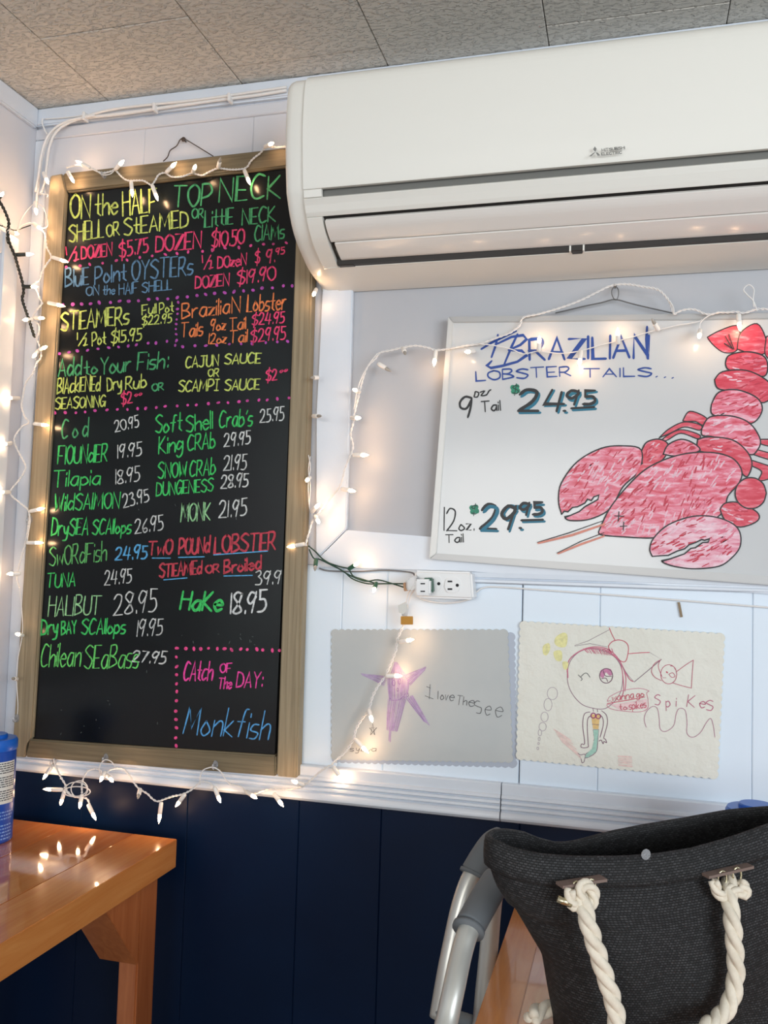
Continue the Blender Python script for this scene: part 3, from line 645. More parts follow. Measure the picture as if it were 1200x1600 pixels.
# the lobster
def scribble(name, rot, c1, c2, c3, sc_):
    m = mat(name, c1, 0.35); nt = m.node_tree; b = nt.nodes['Principled BSDF']; tc = nt.nodes['Texture Coordinate']
    mp = nt.nodes.new('ShaderNodeMapping'); mp.inputs['Rotation'].default_value = (0, rot, 0); mp.inputs['Scale'].default_value = (sc_, 1, sc_ * 4.2)
    nt.links.new(tc.outputs['Object'], mp.inputs[0]); n = nt.nodes.new('ShaderNodeTexNoise'); n.inputs['Scale'].default_value = 1; n.inputs['Detail'].default_value = 6; n.inputs['Roughness'].default_value = .62; n.inputs['Distortion'].default_value = .5
    nt.links.new(mp.outputs[0], n.inputs['Vector']); r = nt.nodes.new('ShaderNodeValToRGB'); e = r.color_ramp.elements
    e[0].position = .36; e[0].color = lin(c1); e[1].position = .68; e[1].color = lin(c3); k = e.new(.52); k.color = lin(c2)
    nt.links.new(n.outputs[0], r.inputs[0]); nt.links.new(r.outputs[0], b.inputs['Base Color']); return m
sR = scribble('red_marker', 0.35, (204, 48, 72), (216, 78, 98), (232, 150, 164), 34); sP = scribble('pink_marker', 0.5, (208, 62, 86), (228, 128, 150), (240, 208, 220), 30); sQ = scribble('pale_marker', 0.2, (214, 104, 132), (232, 176, 192), (238, 216, 224), 26)
def c9(P): return [(860 + x / 3.53, 500 + y / 3.53) for x, y in P]
LCL = ([(62, 1072), (45, 1000), (60, 900), (150, 780), (280, 708), (400, 694), (500, 716), (490, 830), (400, 920), (330, 1040), (220, 1098), (110, 1106), (78, 1088)],
       [(110, 1078), (160, 1056), (190, 1030), (236, 1005), (262, 990), (268, 966), (240, 975), (225, 996), (205, 988), (190, 1010), (150, 1030), (122, 1034), (96, 1058), (76, 1054), (62, 1072)])
RCL = ([(562, 1304), (548, 1262), (572, 1200), (650, 1130), (780, 1084), (900, 1085), (1000, 1120), (1045, 1172), (1046, 1250), (1000, 1312), (930, 1358), (800, 1372), (700, 1362), (640, 1346), (612, 1330)],
       [(660, 1318), (700, 1304), (740, 1290), (775, 1260), (800, 1256), (840, 1228), (870, 1226), (880, 1206), (850, 1215), (835, 1210), (800, 1228), (765, 1240), (740, 1262), (700, 1274), (650, 1298), (610, 1300), (562, 1304)])
LOB = [
 (sR, 1, [(865, 95), (930, 60), (1020, 30), (1045, 62), (1030, 165), (960, 180), (900, 140)]), (sR, 1, [(1030, 160), (1050, 70), (1140, 20), (1190, 110), (1180, 185), (1100, 182)]),
 (sR, 1, [(1190, 100), (1200, 90), (1260, 130), (1290, 220), (1240, 235), (1185, 190)]),
 (sR, 1, [(730, 555), (770, 503), (860, 540), (842, 580), (800, 560), (745, 560)]), (sR, 1, [(600, 650), (655, 600), (740, 562), (830, 580), (822, 608), (740, 590), (660, 625)]), (sR, 1, [(600, 680), (640, 640), (720, 605), (820, 632), (812, 655), (720, 625), (650, 660)]),
 (sR, 1, [(1150, 658), (1230, 662), (1250, 700), (1165, 685)]), (sR, 1, [(1140, 715), (1240, 745), (1250, 780), (1105, 735)]), (sR, 1, [(1100, 770), (1250, 825), (1220, 870), (1150, 885), (1165, 835), (1105, 800)]),
 (sR, 2, [(965, 240), (985, 195), (1080, 175), (1170, 195), (1198, 245), (1180, 310), (1080, 290), (985, 275)]),
 (sR, 2, [(905, 330), (950, 285), (1080, 278), (1190, 330), (1240, 400), (1180, 455), (1120, 435), (1010, 395), (925, 378)]),
 (sP, 2, [(888, 465), (930, 398), (1030, 385), (1140, 430), (1168, 500), (1110, 570), (1000, 540), (895, 522)]),
 (sP, 2, [(835, 600), (880, 535), (1000, 530), (1100, 570), (1158, 660), (1140, 720), (1100, 742), (1000, 690), (900, 645), (838, 636)]),
 (sR, 2, [(812, 660), (870, 645), (1000, 660), (1080, 720), (1112, 790), (1090, 860), (1060, 850), (1030, 800), (950, 740), (820, 722)]),
 (sR, 2, [(500, 730), (530, 675), (600, 657), (650, 690), (620, 770), (520, 812)]), (sP, 2, [(622, 740), (650, 688), (720, 658), (790, 680), (822, 722), (700, 750)]),
 (sP, 3, LCL), (sP, -1, [(45, 1000), (60, 900), (150, 780), (280, 708), (400, 694), (500, 716), (490, 830), (400, 920), (330, 1040), (220, 1098), (110, 1106), (78, 1088), (160, 1056), (236, 1005), (268, 966), (200, 992), (130, 1036), (62, 1072)]),
 (sR, 0, [(470, 860), (500, 800), (560, 780), (560, 830), (430, 930)]),
 (sP, 2, [(265, 1170), (330, 1035), (450, 890), (560, 802), (720, 742), (880, 730), (1000, 760), (1055, 830), (1040, 900), (980, 970), (960, 1040), (900, 1100), (700, 1180), (560, 1202), (400, 1196), (285, 1186)]),
 (sR, 2, [(935, 1045), (965, 1010), (1040, 1008), (1140, 1060), (1142, 1108), (1050, 1142), (970, 1112)]),
 (sR, 2, [(1105 + 86 * math.cos(a), 955 + 86 * math.sin(a)) for a in [k * math.pi / 5 for k in range(10)]]),
 (sQ, 3, RCL), (sQ, -1, [(548, 1255), (572, 1200), (650, 1130), (780, 1084), (900, 1085), (1000, 1120), (1045, 1172), (1046, 1250), (1000, 1312), (930, 1360), (800, 1372), (700, 1362), (612, 1332), (700, 1304), (800, 1256), (880, 1206), (800, 1216), (700, 1274), (610, 1300), (562, 1304)]),
]
def inside(p, P):
    c = False; n = len(P)
    for i in range(n):
        (x1, y1), (x2, y2) = P[i][:2], P[(i + 1) % n][:2]
        if (y1 > p[1]) != (y2 > p[1]) and p[0] < (x2 - x1) * (p[1] - y1) / (y2 - y1) + x1: c = not c
    return c
cols = ((238, 196, 210), (196, 44, 70), (226, 120, 144))
SCR = {(265, 1170): (330, -0.95, 46), (965, 240): (46, -.15, 44), (905, 330): (46, -.15, 44), (888, 465): (46, -.15, 44), (835, 600): (50, -.15, 44), (812, 660): (50, .2, 44), (500, 730): (40, -.9, 30), (622, 740): (40, -.5, 30), (935, 1045): (40, .2, 34)}
def scribble_over(Q0, cnt, ang, ln, y0):
    """felt-pen scribble inside one outline"""
    xs_ = [p[0] for p in Q0]; ys_ = [p[1] for p in Q0]; bms = [bmesh.new() for _ in cols]; used = [0] * 3
    for j in range(cnt):
        x, y = random.uniform(min(xs_), max(xs_)), random.uniform(min(ys_), max(ys_)); a = ang + random.uniform(-.22, .22) + 0.25 * math.sin(x * .012 + y * .009); L_ = ln * random.uniform(.5, 1.1)
        p, q = (x - L_ * math.cos(a) / 2, y - L_ * math.sin(a) / 2), (x + L_ * math.cos(a) / 2, y + L_ * math.sin(a) / 2)
        if inside(p, Q0) and inside(q, Q0) and inside((x, y), Q0):
            kk = 0 if math.sin(x * .021 + 1) + math.sin(y * .024) + random.uniform(-1.2, 1.2) > .35 else random.choice((1, 1, 2))
            yy = y0 - (j % 16) * 1.2e-6; used[kk] += 1
            ribbon(bms[kk], c9([p, (x + random.uniform(-3, 3), y + random.uniform(-3, 3)), q]), random.uniform(1.6, 3.0), lambda u, v: hit(u, v, 1, yy))
    for kk in range(3):
        if used[kk]: tag(add('lobster_scribble', bms[kk], ink(cols[kk], False), wb), kind='stuff')
k = 0
for m_, ol, P in LOB:
    if ol < 0: continue
    jaw = ol == 3; k += 1
    if jaw: Q = [tuple(q) for q in spline(c9(P[0]), 5)] + c9(P[1][:-1])
    else: Q = c9(P)
    ws.k = 0; fl = 0.0001 + k * 0.00007
    ws.fill('lobster_drawing', Q, m_, fl, sm=not jaw)
    if jaw: scribble_over(P[0] + P[1][:-1], 180, -.75 if P is LCL else -.5, 42, YWF - fl - 0.00003)
    elif P[0] in SCR: scribble_over(P, *SCR[P[0]], YWF - fl - 0.00003)
    if ol:
        bm = bmesh.new(); ribbon(bm, (Q + [Q[0]]) if jaw else spline(Q + [Q[0]], 5), 1.5 + .35 * min(ol, 2), (lambda y: (lambda u, v: hit(u, v, 1, y)))(YWF - fl - 0.000062)); add('lobster_outline', bm, ink(BK, False), wb)
ws.k = 0; ws.y -= 0.0018
ws.strokes('lobster_outline', [c9([(355, 1080), (405, 1083)]), c9([(378, 1058), (375, 1108)]), c9([(385, 1138), (422, 1136)]), c9([(405, 1115), (402, 1158)]),
    c9([(960, 130), (1000, 155)]), c9([(965, 90), (1005, 160)]), c9([(985, 80), (1012, 160)])], BK, 2.1, 'crossed eyes and tail marks')
SAL = (222, 140, 122)
ws.strokes('lobster_feeler', [c7([(632, 842), (520, 880), (403, 908)])], SAL, 4, 'salmon coloured feeler'); ws.strokes('lobster_feeler', [c7([(630, 884), (550, 912), (472, 944)])], SAL, 3.6, 'salmon coloured feeler')
ws.strokes('lobster_outline', [c7([(628, 830), (510, 872), (400, 905)]), c7([(630, 872), (550, 902), (468, 942)])], BK, 1.6)

# ================================================================== TAPED DRAWINGS
def scallop(c, r_amp, step):
    """scalloped outline of a quad given by 4 world (x,z) corners"""
    out = []
    for i in range(4):
        a, b = np.array(c[i]), np.array(c[(i + 1) % 4]); L = np.linalg.norm(b - a); n = max(4, int(round(L / step))); t = (b - a) / L; nn = np.array((t[1], -t[0]))
        cen = np.mean(np.array(c), axis=0)
        if nn @ (a - cen) < 0: nn = -nn
        for k in range(n):
            for q in (0.0, 0.25, 0.5, 0.75): out.append(tuple(a + t * L * (k + q) / n + nn * r_amp * abs(math.sin(math.pi * q))))
    return out
def sheet(name, px, yf, m, parent, amp=0.0026, step=0.0125, th=0.0006, label=None):
    P = [hit(u, v, 1, yf) for u, v in px]; O = scallop([(p[0], p[2]) for p in P], amp, step)
    return add(name, xz_slab(O, yf, yf + th), m, parent, label=label)
dl = thing('drawing', (hit(660, 1190)[0], 0, 0.9), 'grey scallop-edged sheet with a smiling purple starfish drawing, taped left of the cream one', 'drawing', "children's drawings on the wall")
sheet('paper_backing', [(521, 988), (803, 990), (806, 1198), (520, 1190)], -0.0008, m_paperB, dl, label='bluish laminate sheet behind')
sheet('paper', [(519, 985), (792, 985), (800, 1190), (519, 1186)], -0.0026, m_paperL, dl, th=0.0012)
dS = Sheet(dl, -0.0026, False)
def cL(P): return [(480 + x / 3.3333, 960 + y / 3.3333) for x, y in P]
PUR = (160, 128, 182); PU2 = (138, 100, 164); GRA = (84, 84, 88)
def hatch(A, B, n, col, w, j=2.0):
    """crayon strokes sweeping between two edge lines A and B"""
    L = []
    for i in range(n):
        t = (i + random.uniform(0.1, 0.9)) / n; p = np.array(A[0]) * (1 - t) + np.array(A[1]) * t; q = np.array(B[0]) * (1 - t) + np.array(B[1]) * t
        L.append([tuple(p + np.random.uniform(-j, j, 2)), tuple((p + q) / 2 + np.random.uniform(-j, j, 2)), tuple(q + np.random.uniform(-j, j, 2))])
    return L
np.random.seed(3)
st = []
st += hatch(((280, 308), (290, 318)), ((420, 320), (400, 372)), 12, 0, 0) + hatch(((455, 250), (468, 250)), ((425, 340), (525, 330)), 16, 0, 0)
st += hatch(((618, 272), (612, 290)), ((505, 318), (540, 372)), 13, 0, 0) + hatch(((415, 335), (535, 335)), ((425, 450), (520, 440)), 30, 0, 0)
st += hatch(((420, 440), (515, 445)), ((412, 600), (470, 610)), 22, 0, 0) + hatch(((515, 440), (550, 420)), ((600, 550), (640, 580)), 11, 0, 0) + hatch(((425, 560), (440, 560)), ((425, 655), (434, 668)), 3, 0, 0)
half = [cL(s_) for s_ in st]
dS.strokes('starfish_drawing', half[::2], PUR, 1.0, 'purple crayon starfish'); dS.strokes('starfish_drawing', half[1::2], (182, 162, 196), 1.3, 'lighter crayon strokes')
oval = lambda cx, cy, rx, ry: [(cx + rx * math.cos(a), cy + ry * math.sin(a)) for a in [k * math.pi / 5 for k in range(11)]]
dS.strokes('starfish_face', [cL(oval(450, 357, 8, 15)), cL(oval(481, 350, 7, 14)), cL(oval(471, 392, 4, 9)), cL(spline([(430, 435), (445, 448), (475, 446), (500, 428), (520, 405), (528, 425), (508, 432)], 4))], PU2, 0.9)
dS.strokes('lettering', [cL([(640, 365), (636, 440)]), cL([(622, 376), (642, 384)]), cL([(614, 424), (656, 440)]), cL([(682, 400), (680, 440)])], GRA, 1.1, 'pencilled letters I l')
for tx, a, b, c, d, hh in (("ov", 692, 444, 730, 448, 48), ("e", 738, 448, 762, 452, 50), ("Th", 778, 470, 830, 474, 46), ("e", 838, 476, 866, 482, 56), ("S", 882, 520, 912, 512, 66), ("e", 922, 524, 952, 528, 90), ("e", 975, 530, 1012, 536, 90)):
    (u0, v0), (u1, v1) = cL([(a, b), (c, d)]); dS.text(tx, u0, v0, u1, v1, hh / 3.333, GRA, 1.1, 0.05, 'pencilled letters ' + tx)
dS.strokes('small_star', [cL([(330, 628), (342, 570), (352, 628), (325, 592), (362, 590), (330, 628)])], GRA, 1.1)
for tx, a, c in (("s", 222, 240), ("y", 252, 270), ("L", 280, 292), ("v", 298, 310), ("i", 320, 322), ("a", 334, 358)):
    (u0, v0), (u1, v1) = cL([(a, 712), (c, 714)]); dS.text(tx, u0, v0, u1, v1, 8.5, GRA, 0.9, 0.1, 'pencilled signature letter', 0.2)
dr = thing('drawing', (hit(970, 1200)[0], 0, 0.9), 'creased cream sheet with a big-headed winking girl and the word Spikes, taped under the whiteboard', 'drawing', "children's drawings on the wall")
sheet('paper', [(814, 972), (1131, 991.5), (1120, 1216), (808, 1185)], -0.0052, m_paperR, dr, th=0.0024)
dR = Sheet(dr, -0.0052, False)
def cR(P): return [(790 + x / 3.3333, 960 + y / 3.3333) for x, y in P]
PNK = (204, 108, 134); RDK = (200, 70, 96); GRP = (132, 108, 122)
R_ = lambda L, col, w, nm='pencil_drawing', lb=None: dR.strokes(nm, [cR(spline(p, 5)) for p in L], col, w, lb)
R_([[(470, 492), (400, 470), (345, 410), (322, 340), (330, 260), (370, 205), (430, 180), (500, 188), (560, 215), (598, 265), (610, 330), (600, 400), (570, 450), (520, 490), (470, 492)]], (150, 112, 132), 1.1, 'head_outline')
R_([[(320, 300), (330, 240), (380, 195), (450, 170), (530, 180), (590, 235), (625, 320), (622, 400)], [(325, 330), (326, 250), (372, 200), (440, 176), (520, 186), (590, 240), (640, 330), (665, 350)], [(600, 250), (612, 330), (614, 400), (600, 440)]], PNK, 1.5, 'hair')
dR.strokes('hair', [cR(p) for p in hatch(((400, 178), (560, 178)), ((420, 200), (575, 215)), 22, 0, 0)], PNK, 0.9)
R_([[(535, 165), (555, 142), (590, 133), (625, 145), (640, 175), (630, 235), (610, 247), (575, 225), (545, 195), (535, 165)]], RDK, 1.3, 'bow')
R_([[(640, 205), (700, 200), (750, 198)], [(570, 135), (552, 100), (540, 70)]], RDK, 1.2, 'bow')
dR.strokes('bow', [cR([(750, 198), (812, 234), (670, 352), (640, 320), (592, 250)]), cR([(360, 162), (430, 138), (540, 80)]), cR([(360, 165), (440, 152), (530, 170)])], GRP, 0.8, 'pencil ribbon lines')
R_([[(378, 315), (398, 335), (392, 345)], [(392, 325), (410, 308), (425, 308), (440, 328)]], GRA, 1.1, 'wink')
R_([oval(524, 320, 34, 38)], (110, 70, 92), 1.3, 'mouth')
dR.fill('mouth_colour', cR([(497, 290), (545, 284), (555, 312), (540, 318), (522, 302), (510, 330), (494, 322)]), ink((206, 130, 168), False)); R_([[(500, 335), (522, 332), (532, 350)], [(508, 292), (520, 320), (552, 322)]], (110, 70, 92), 1.1, 'mouth')
R_([[(440, 508), (410, 520), (402, 580), (412, 670), (396, 675), (393, 690), (408, 695), (430, 690), (430, 672), (426, 600), (428, 545), (444, 528)], [(500, 502), (525, 525), (530, 570), (512, 640), (520, 650), (526, 668), (512, 662), (508, 674), (498, 655), (486, 660)], [(488, 520), (506, 540), (508, 580), (492, 640)], [(455, 490), (458, 505)], [(478, 494), (480, 508)]], (124, 84, 108), 1.1, 'figure_outline')
dR.fill('figure_body', cR([(446, 520), (492, 522), (488, 560), (484, 598), (456, 596), (450, 560)]), ink((226, 190, 124), False), sm=False)
dR.fill('figure_tail', cR([(456, 600), (484, 600), (480, 650), (472, 715), (430, 745), (412, 745), (420, 728), (450, 700), (462, 650)]), ink((164, 206, 190), False), 0.0002, sm=False)
R_([oval(457, 527, 12, 13), oval(483, 531, 12, 12)], (150, 50, 110), 1.6, 'figure_top')
R_([[(452, 572), (486, 575)], [(456, 600), (486, 600)], [(458, 628), (468, 634), (480, 628)], [(458, 655), (468, 660), (478, 655)], [(455, 680), (465, 688), (474, 680)], [(444, 705), (455, 712)], [(430, 720), (440, 735)], [(376, 722), (390, 732), (412, 728), (414, 745), (408, 768), (398, 772), (392, 750), (376, 722)], [(484, 600), (480, 660), (472, 715), (430, 745), (412, 745)], [(456, 600), (462, 650), (452, 700), (416, 728)]], (120, 80, 110), 0.9, 'figure_outline')
R_([[(540, 430), (600, 400), (690, 385), (745, 398), (735, 410), (742, 450), (738, 492), (690, 508), (600, 502), (545, 490), (528, 470), (560, 465), (545, 450), (530, 452), (540, 430)]], (206, 130, 150), 1.0, 'speech_bubble')
dR.strokes('speech_bubble', [cR([(530, 464), (640, 446), (725, 430)])], RDK, 1.4)
dR.fill('bubble_colour', cR([(545, 472), (735, 440), (738, 490), (600, 500)]), ink((236, 204, 204), False), 0.00005, sm=False)
for tx, a, b, c, d, hh in (("wanna", 556, 452, 668, 436, 38), ("go", 682, 434, 722, 428, 34), ("to", 592, 498, 632, 496, 28), ("spikes", 645, 496, 732, 484, 40)):
    (u0, v0), (u1, v1) = cR([(a, b), (c, d)]); dR.text(tx, u0, v0, u1, v1, hh / 3.333, RDK, 1.2, 0.05, 'red pencilled word ' + tx)
for tx, a, b, c, d, hh in (("S", 778, 474, 806, 472, 54), ("p", 836, 482, 858, 480, 56), ("i", 888, 478, 892, 478, 48), ("K", 944, 482, 984, 486, 60), ("e", 1008, 484, 1036, 488, 60), ("S", 1046, 502, 1080, 500, 56)):
    (u0, v0), (u1, v1) = cR([(a, b), (c, d)]); dR.text(tx, u0, v0, u1, v1, hh / 3.333, (190, 104, 132), 1.4, 0.05, 'pink pencilled letter ' + tx)
R_([[(732, 588), (722, 545), (735, 505), (765, 480), (790, 490), (800, 540), (805, 595), (832, 610), (875, 580), (888, 520), (905, 490), (935, 500), (945, 560), (945, 620), (975, 640), (1015, 615), (1045, 565), (1068, 542), (1082, 580), (1090, 640)]], (182, 126, 150), 1.0, 'wavy_line')
R_([oval(850, 312, 42, 50), [(888, 300), (940, 262), (978, 238)], [(978, 238), (972, 310), (968, 384)], [(968, 384), (920, 372), (868, 356)], [(808, 236), (775, 258), (760, 295), (775, 325), (812, 345)], [(808, 236), (795, 270), (815, 325)], [(818, 330), (835, 330)], [(850, 312), (870, 304), (882, 322), (866, 328), (850, 312)], [(858, 268), (875, 272), (884, 288)]], (190, 84, 112), 1.0, 'fish_drawing')
dR.strokes('fish_eye', [cR([(839, 300), (842, 303)])], RDK, 3)
R_([oval(244, 412, 27, 32), oval(221, 470, 21, 32), oval(203, 534, 19, 25), oval(193, 585, 19, 22), oval(179, 616, 9, 17), oval(175, 649, 5, 9), oval(172, 672, 4, 6), oval(168, 698, 5, 7)], (176, 160, 172), 0.8, 'bubbles')
yl_ = ink((232, 226, 160), False)
for P in ([(262, 118), (300, 95), (322, 110), (315, 165), (280, 170), (255, 150)], [(195, 165), (225, 150), (232, 180), (215, 212), (196, 205)], [(250, 195), (290, 190), (292, 240), (262, 238)], [(296, 248), (325, 250), (322, 282), (304, 286)]): dR.fill('yellow_patch', cR(P), yl_, 0.0001)
dR.strokes('pink_shading', [cR(p) for p in hatch(((245, 590), (300, 670)), ((330, 640), (400, 760)), 8, 0, 0)], (236, 208, 200), 1.6)
dR.strokes('pink_shading', [cR(p) for p in hatch(((585, 735), (590, 790)), ((655, 740), (660, 800)), 9, 0, 0)], (236, 208, 200), 1.6, 'faint pink shading')
stp = thing('paper_staple', hit(1062, 952), 'small brown metal clip on the white boards above the cream drawing', 'clip')
add('strip', slab([(1058.5, 941), (1062.5, 941), (1067, 964), (1063, 964.5)], -0.0035, -0.0025, 0.0003), mat('brown_metal', (120, 104, 84), .4, .6), stp)
add('prong', slab([(1058.5, 941), (1062.5, 941), (1062.8, 943.5), (1059, 943.5)], -0.003, 0.001), MATS['brown_metal'], stp); add('prong', slab([(1062.6, 962), (1066.5, 961.8), (1067, 964), (1063, 964.5)], -0.003, 0.001), MATS['brown_metal'], stp)

# ================================================================== OUTLET AND PLUGS
YO = -0.040
ob = thing('outlet_box', hit(692, 935), 'white surface-mounted box with a two-socket outlet under the whiteboard', 'outlet')
add('box', slab([(647, 891), (737, 893.5), (740, 937), (650, 934)], YO, 0.001, 0.004, 3), m_outlet, ob)
P0 = lambda cx, cy, r, fy: [(cx + r * 1.0 * math.cos(a), cy + r * 1.12 * max(-0.86, min(0.86, math.sin(a)))) for a in [k * 2 * math.pi / 20 for k in range(20)]]
for cx, cy in ((677.5, 912), (706.5, 914.5)):
    rc = add('receptacle', slab(P0(cx, cy, 12.5, 1), YO - 0.0025, YO + 0.001, 0.0008), m_outlet, ob)
    for sx, sy, w_, h_ in ((-3.5, -6, 3.6, 1.3), (-3.5, 6, 3.6, 1.3)):
        add('slot', slab([(cx + sx - w_, cy + sy - h_), (cx + sx + w_, cy + sy - h_), (cx + sx + w_, cy + sy + h_), (cx + sx - w_, cy + sy + h_)], YO - 0.0028, YO - 0.0015), m_gap, rc)
    add('ground_hole', slab([(cx + 8 + 2.6 * math.cos(a), cy + 2.6 * math.sin(a)) for a in [k * math.pi / 5 for k in range(10)]], YO - 0.0028, YO - 0.0015), m_gap, rc)
add('screw', slab([(692 + 2 * math.cos(a), 913.5 + 2 * math.sin(a)) for a in [k * math.pi / 4 for k in range(8)]], YO - 0.001, YO + 0.001), m_outlet, ob)
def onwall(u, v, y, gap=0.024):
    """point just off the back wall, or off the left wall where the line of sight meets that first"""
    p = hit(u, v, 1, y)
    return hit(u, v, 0, XW + gap) if p[0] < XW + gap else p
def wpath(P, y, n=5): return spline([onwall(p[0], p[1], p[2] if len(p) > 2 else y) for p in P], n)
cr = tube(wpath([(737, 929), (746, 924), (754, 919), (775, 917), (850, 922), (1000, 933), (1200, 949), (1290, 956)], -0.006), 0.0017, 6)
tag(add('power_cord', cr, m_wire, None, True, origin=hit(1000, 933)), 'thin white cord running right from the outlet box along the moulding', 'cord', 'cords at the outlet box')
cr = tube(wpath([(648, 899), (640, 894), (600, 891), (560, 893), (515, 892), (499, 888)], -0.006), 0.0016, 6)
tag(add('power_cord', cr, m_gwire, None, True, origin=hit(560, 893)), 'thin grey cord running left from the outlet box under the sill board', 'cord', 'cords at the outlet box')
cr = tube(wpath([(652, 930), (662, 937), (690, 942), (715, 941), (736, 936)], -0.012), 0.0017, 6)
tag(add('power_cord', cr, m_wire, None, True, origin=hit(690, 942)), 'white cord looping under the bottom of the outlet box', 'cord', 'cords at the outlet box')

# ================================================================== STRING LIGHTS
def bulb_mesh(base, tip, k=1.2):
    a, b = Vector(base), Vector(tip); d = (b - a).normalized(); L = (b - a).length
    s = lathe([(0.0016 * k, -0.001), (0.0030 * k, 0.0), (0.0034 * k, L * 0.10), (0.0034 * k, L * 0.50), (0.0030 * k, L * 0.55), (0.0, L * 0.55)], a, d, 10)
    g = lathe([(0.0022 * k, L * 0.54), (0.0027 * k, L * 0.60), (0.0026 * k, L * 0.74), (0.0017 * k, L * 0.86), (0.0006 * k, L * 0.95), (0.0, L)], a, d, 8)
    return s, g
def light(root, bu, bv, tu, tv, y=-0.03, lit=True, sock=None, L=0.031):
    a = onwall(bu, bv, y); b = onwall(tu, tv, y); d = np.linalg.norm(b - a)
    if d < L * 0.97: b = onwall(tu, tv, min(a[1], y) - math.sqrt(L * L - d * d))
    d = np.linalg.norm(b - a)
    if d > L * 1.5: b = a + (b - a) / d * L * 1.5
    s, g = bulb_mesh(a, b)
    so = add('light_socket', s, sock or m_sock, root, True); add('bulb', g, m_bulb if lit else m_bulboff, so, True)
def wires(root, P, y, m=None, r=0.00105, tw=True, amp=0.0011, pitch=0.016, name='wire'):
    W_ = wpath(P, y, 5)
    add(name, twist(W_, r, amp, pitch, 8) if tw else tube(W_, r, 6), m or m_wire, root, True)
# A: over the top of the chalkboard
A = thing('string_lights', hit(300, 270, 1, -0.04), 'white string of mini lights draped over the top board of the chalkboard', 'string lights', 'strings of mini lights on the wall')
wires(A, [(104, 262, -.034), (122, 258), (140, 262), (158, 270), (172, 268), (180, 266), (190, 276), (200, 282), (222, 282), (231, 286), (237, 289), (243, 281), (248, 273), (258, 270), (268, 276), (284, 276), (300, 271), (316, 274), (326, 269), (341, 263), (360, 265), (379, 264), (387, 260), (391, 253), (398, 246), (406, 240), (412, 233), (418, 229), (432, 230), (448, 229)], -0.037, pitch=0.013)
wires(A, [(150, 266), (160, 273), (172, 272), (179, 266)], -0.040, tw=False)
for b in ((140, 262, 118, 251, 1), (106, 269, 116, 286, 1), (180, 265, 194, 250, 1), (205, 284, 207, 308, 1), (238, 290, 247, 314, 1), (260, 269, 276, 253, 1), (301, 270, 306, 257, 1), (341, 262, 345, 245, 0), (382, 266, 391, 289, 1), (414, 229, 428, 223, 1), (68, 270, 76, 288, 1)): light(A, *b[:4], -0.042, bool(b[4]))
# B: down the left of the chalkboard
B = thing('string_lights', hit(45, 600, 1, -0.04), 'white string of mini lights hanging down the left side of the chalkboard', 'string lights', 'strings of mini lights on the wall')
wires(B, [(0, 350, -.07), (12, 357, -.06), (24, 362), (36, 352), (49, 349), (60, 356), (70, 365), (73, 386), (80, 401), (74, 411), (66, 424), (62, 437), (52, 445), (57, 453), (62, 466), (66, 474), (58, 483), (53, 492), (51, 499), (60, 507), (61, 518), (58, 530), (63, 545), (64, 558), (57, 568), (51, 584), (41, 597), (37, 612), (34, 633), (38, 650), (45, 660), (34, 667), (22, 687), (30, 708), (40, 731), (28, 752), (16, 770), (30, 785), (45, 799), (44, 822), (40, 847), (33, 872), (28, 893), (27, 905), (30, 917)], -0.042)
wires(B, [(28, 357), (35, 340), (46, 325), (55, 318), (66, 322), (72, 335), (75, 352), (66, 357), (54, 352)], -0.045, tw=False)
wires(B, [(45, 799), (47, 815), (44, 835), (42, 848)], -0.046, tw=False)
for b in ((55, 316, 57, 336, 1), (53, 350, 66, 359, 1), (12, 362, 30, 366, 1), (82, 402, 107, 410, 1), (75, 473, 102, 479, 1), (51, 499, 35, 500, 1), (54, 497, 70, 497, 1), (61, 547, 74, 541, 1), (60, 548, 51, 559, 1), (30, 622, 4, 622, 1), (53, 662, 77, 665, 1), (18, 692, 2, 695, 1),
          (15, 769, -4, 769, 1), (47, 799, 70, 794, 1), (42, 848, 68, 848, 1), (32, 896, 10, 897, 1), (36, 993, 24, 990, 1), (27, 1061, 18, 1060, 0)): light(B, *b[:4], -0.044, bool(b[4]))
wires(B, [(30, 917), (34, 950), (35, 990), (28, 1030), (26, 1062), (28, 1100), (27, 1120)], -0.030, tw=False, r=.0009)
# green string beside it
G_ = thing('string_lights', hit(30, 430, 1, -0.05), 'dark green string of mini lights hanging near the room corner beside the window', 'string lights', 'strings of mini lights on the wall')
wires(G_, [(-8, 305), (0, 316), (8, 331), (14, 348), (12, 362), (15, 380), (23, 399), (28, 416), (35, 441), (37, 456), (35, 468), (42, 490), (48, 508), (54, 527)], -0.052, m_darkwire, .0017, amp=.0018)
wires(G_, [(0, 352), (12, 356), (24, 360), (36, 356), (48, 352)], -0.056, m_darkwire, .0012, False); wires(G_, [(10, 370), (12, 380), (17, 380)], -0.056, m_darkwire, .0012, False)
for b in ((25, 398, 53, 397), (37, 448, 60, 448), (-4, 312, 6, 300)): light(G_, *b, -0.056, True, m_darkwire)
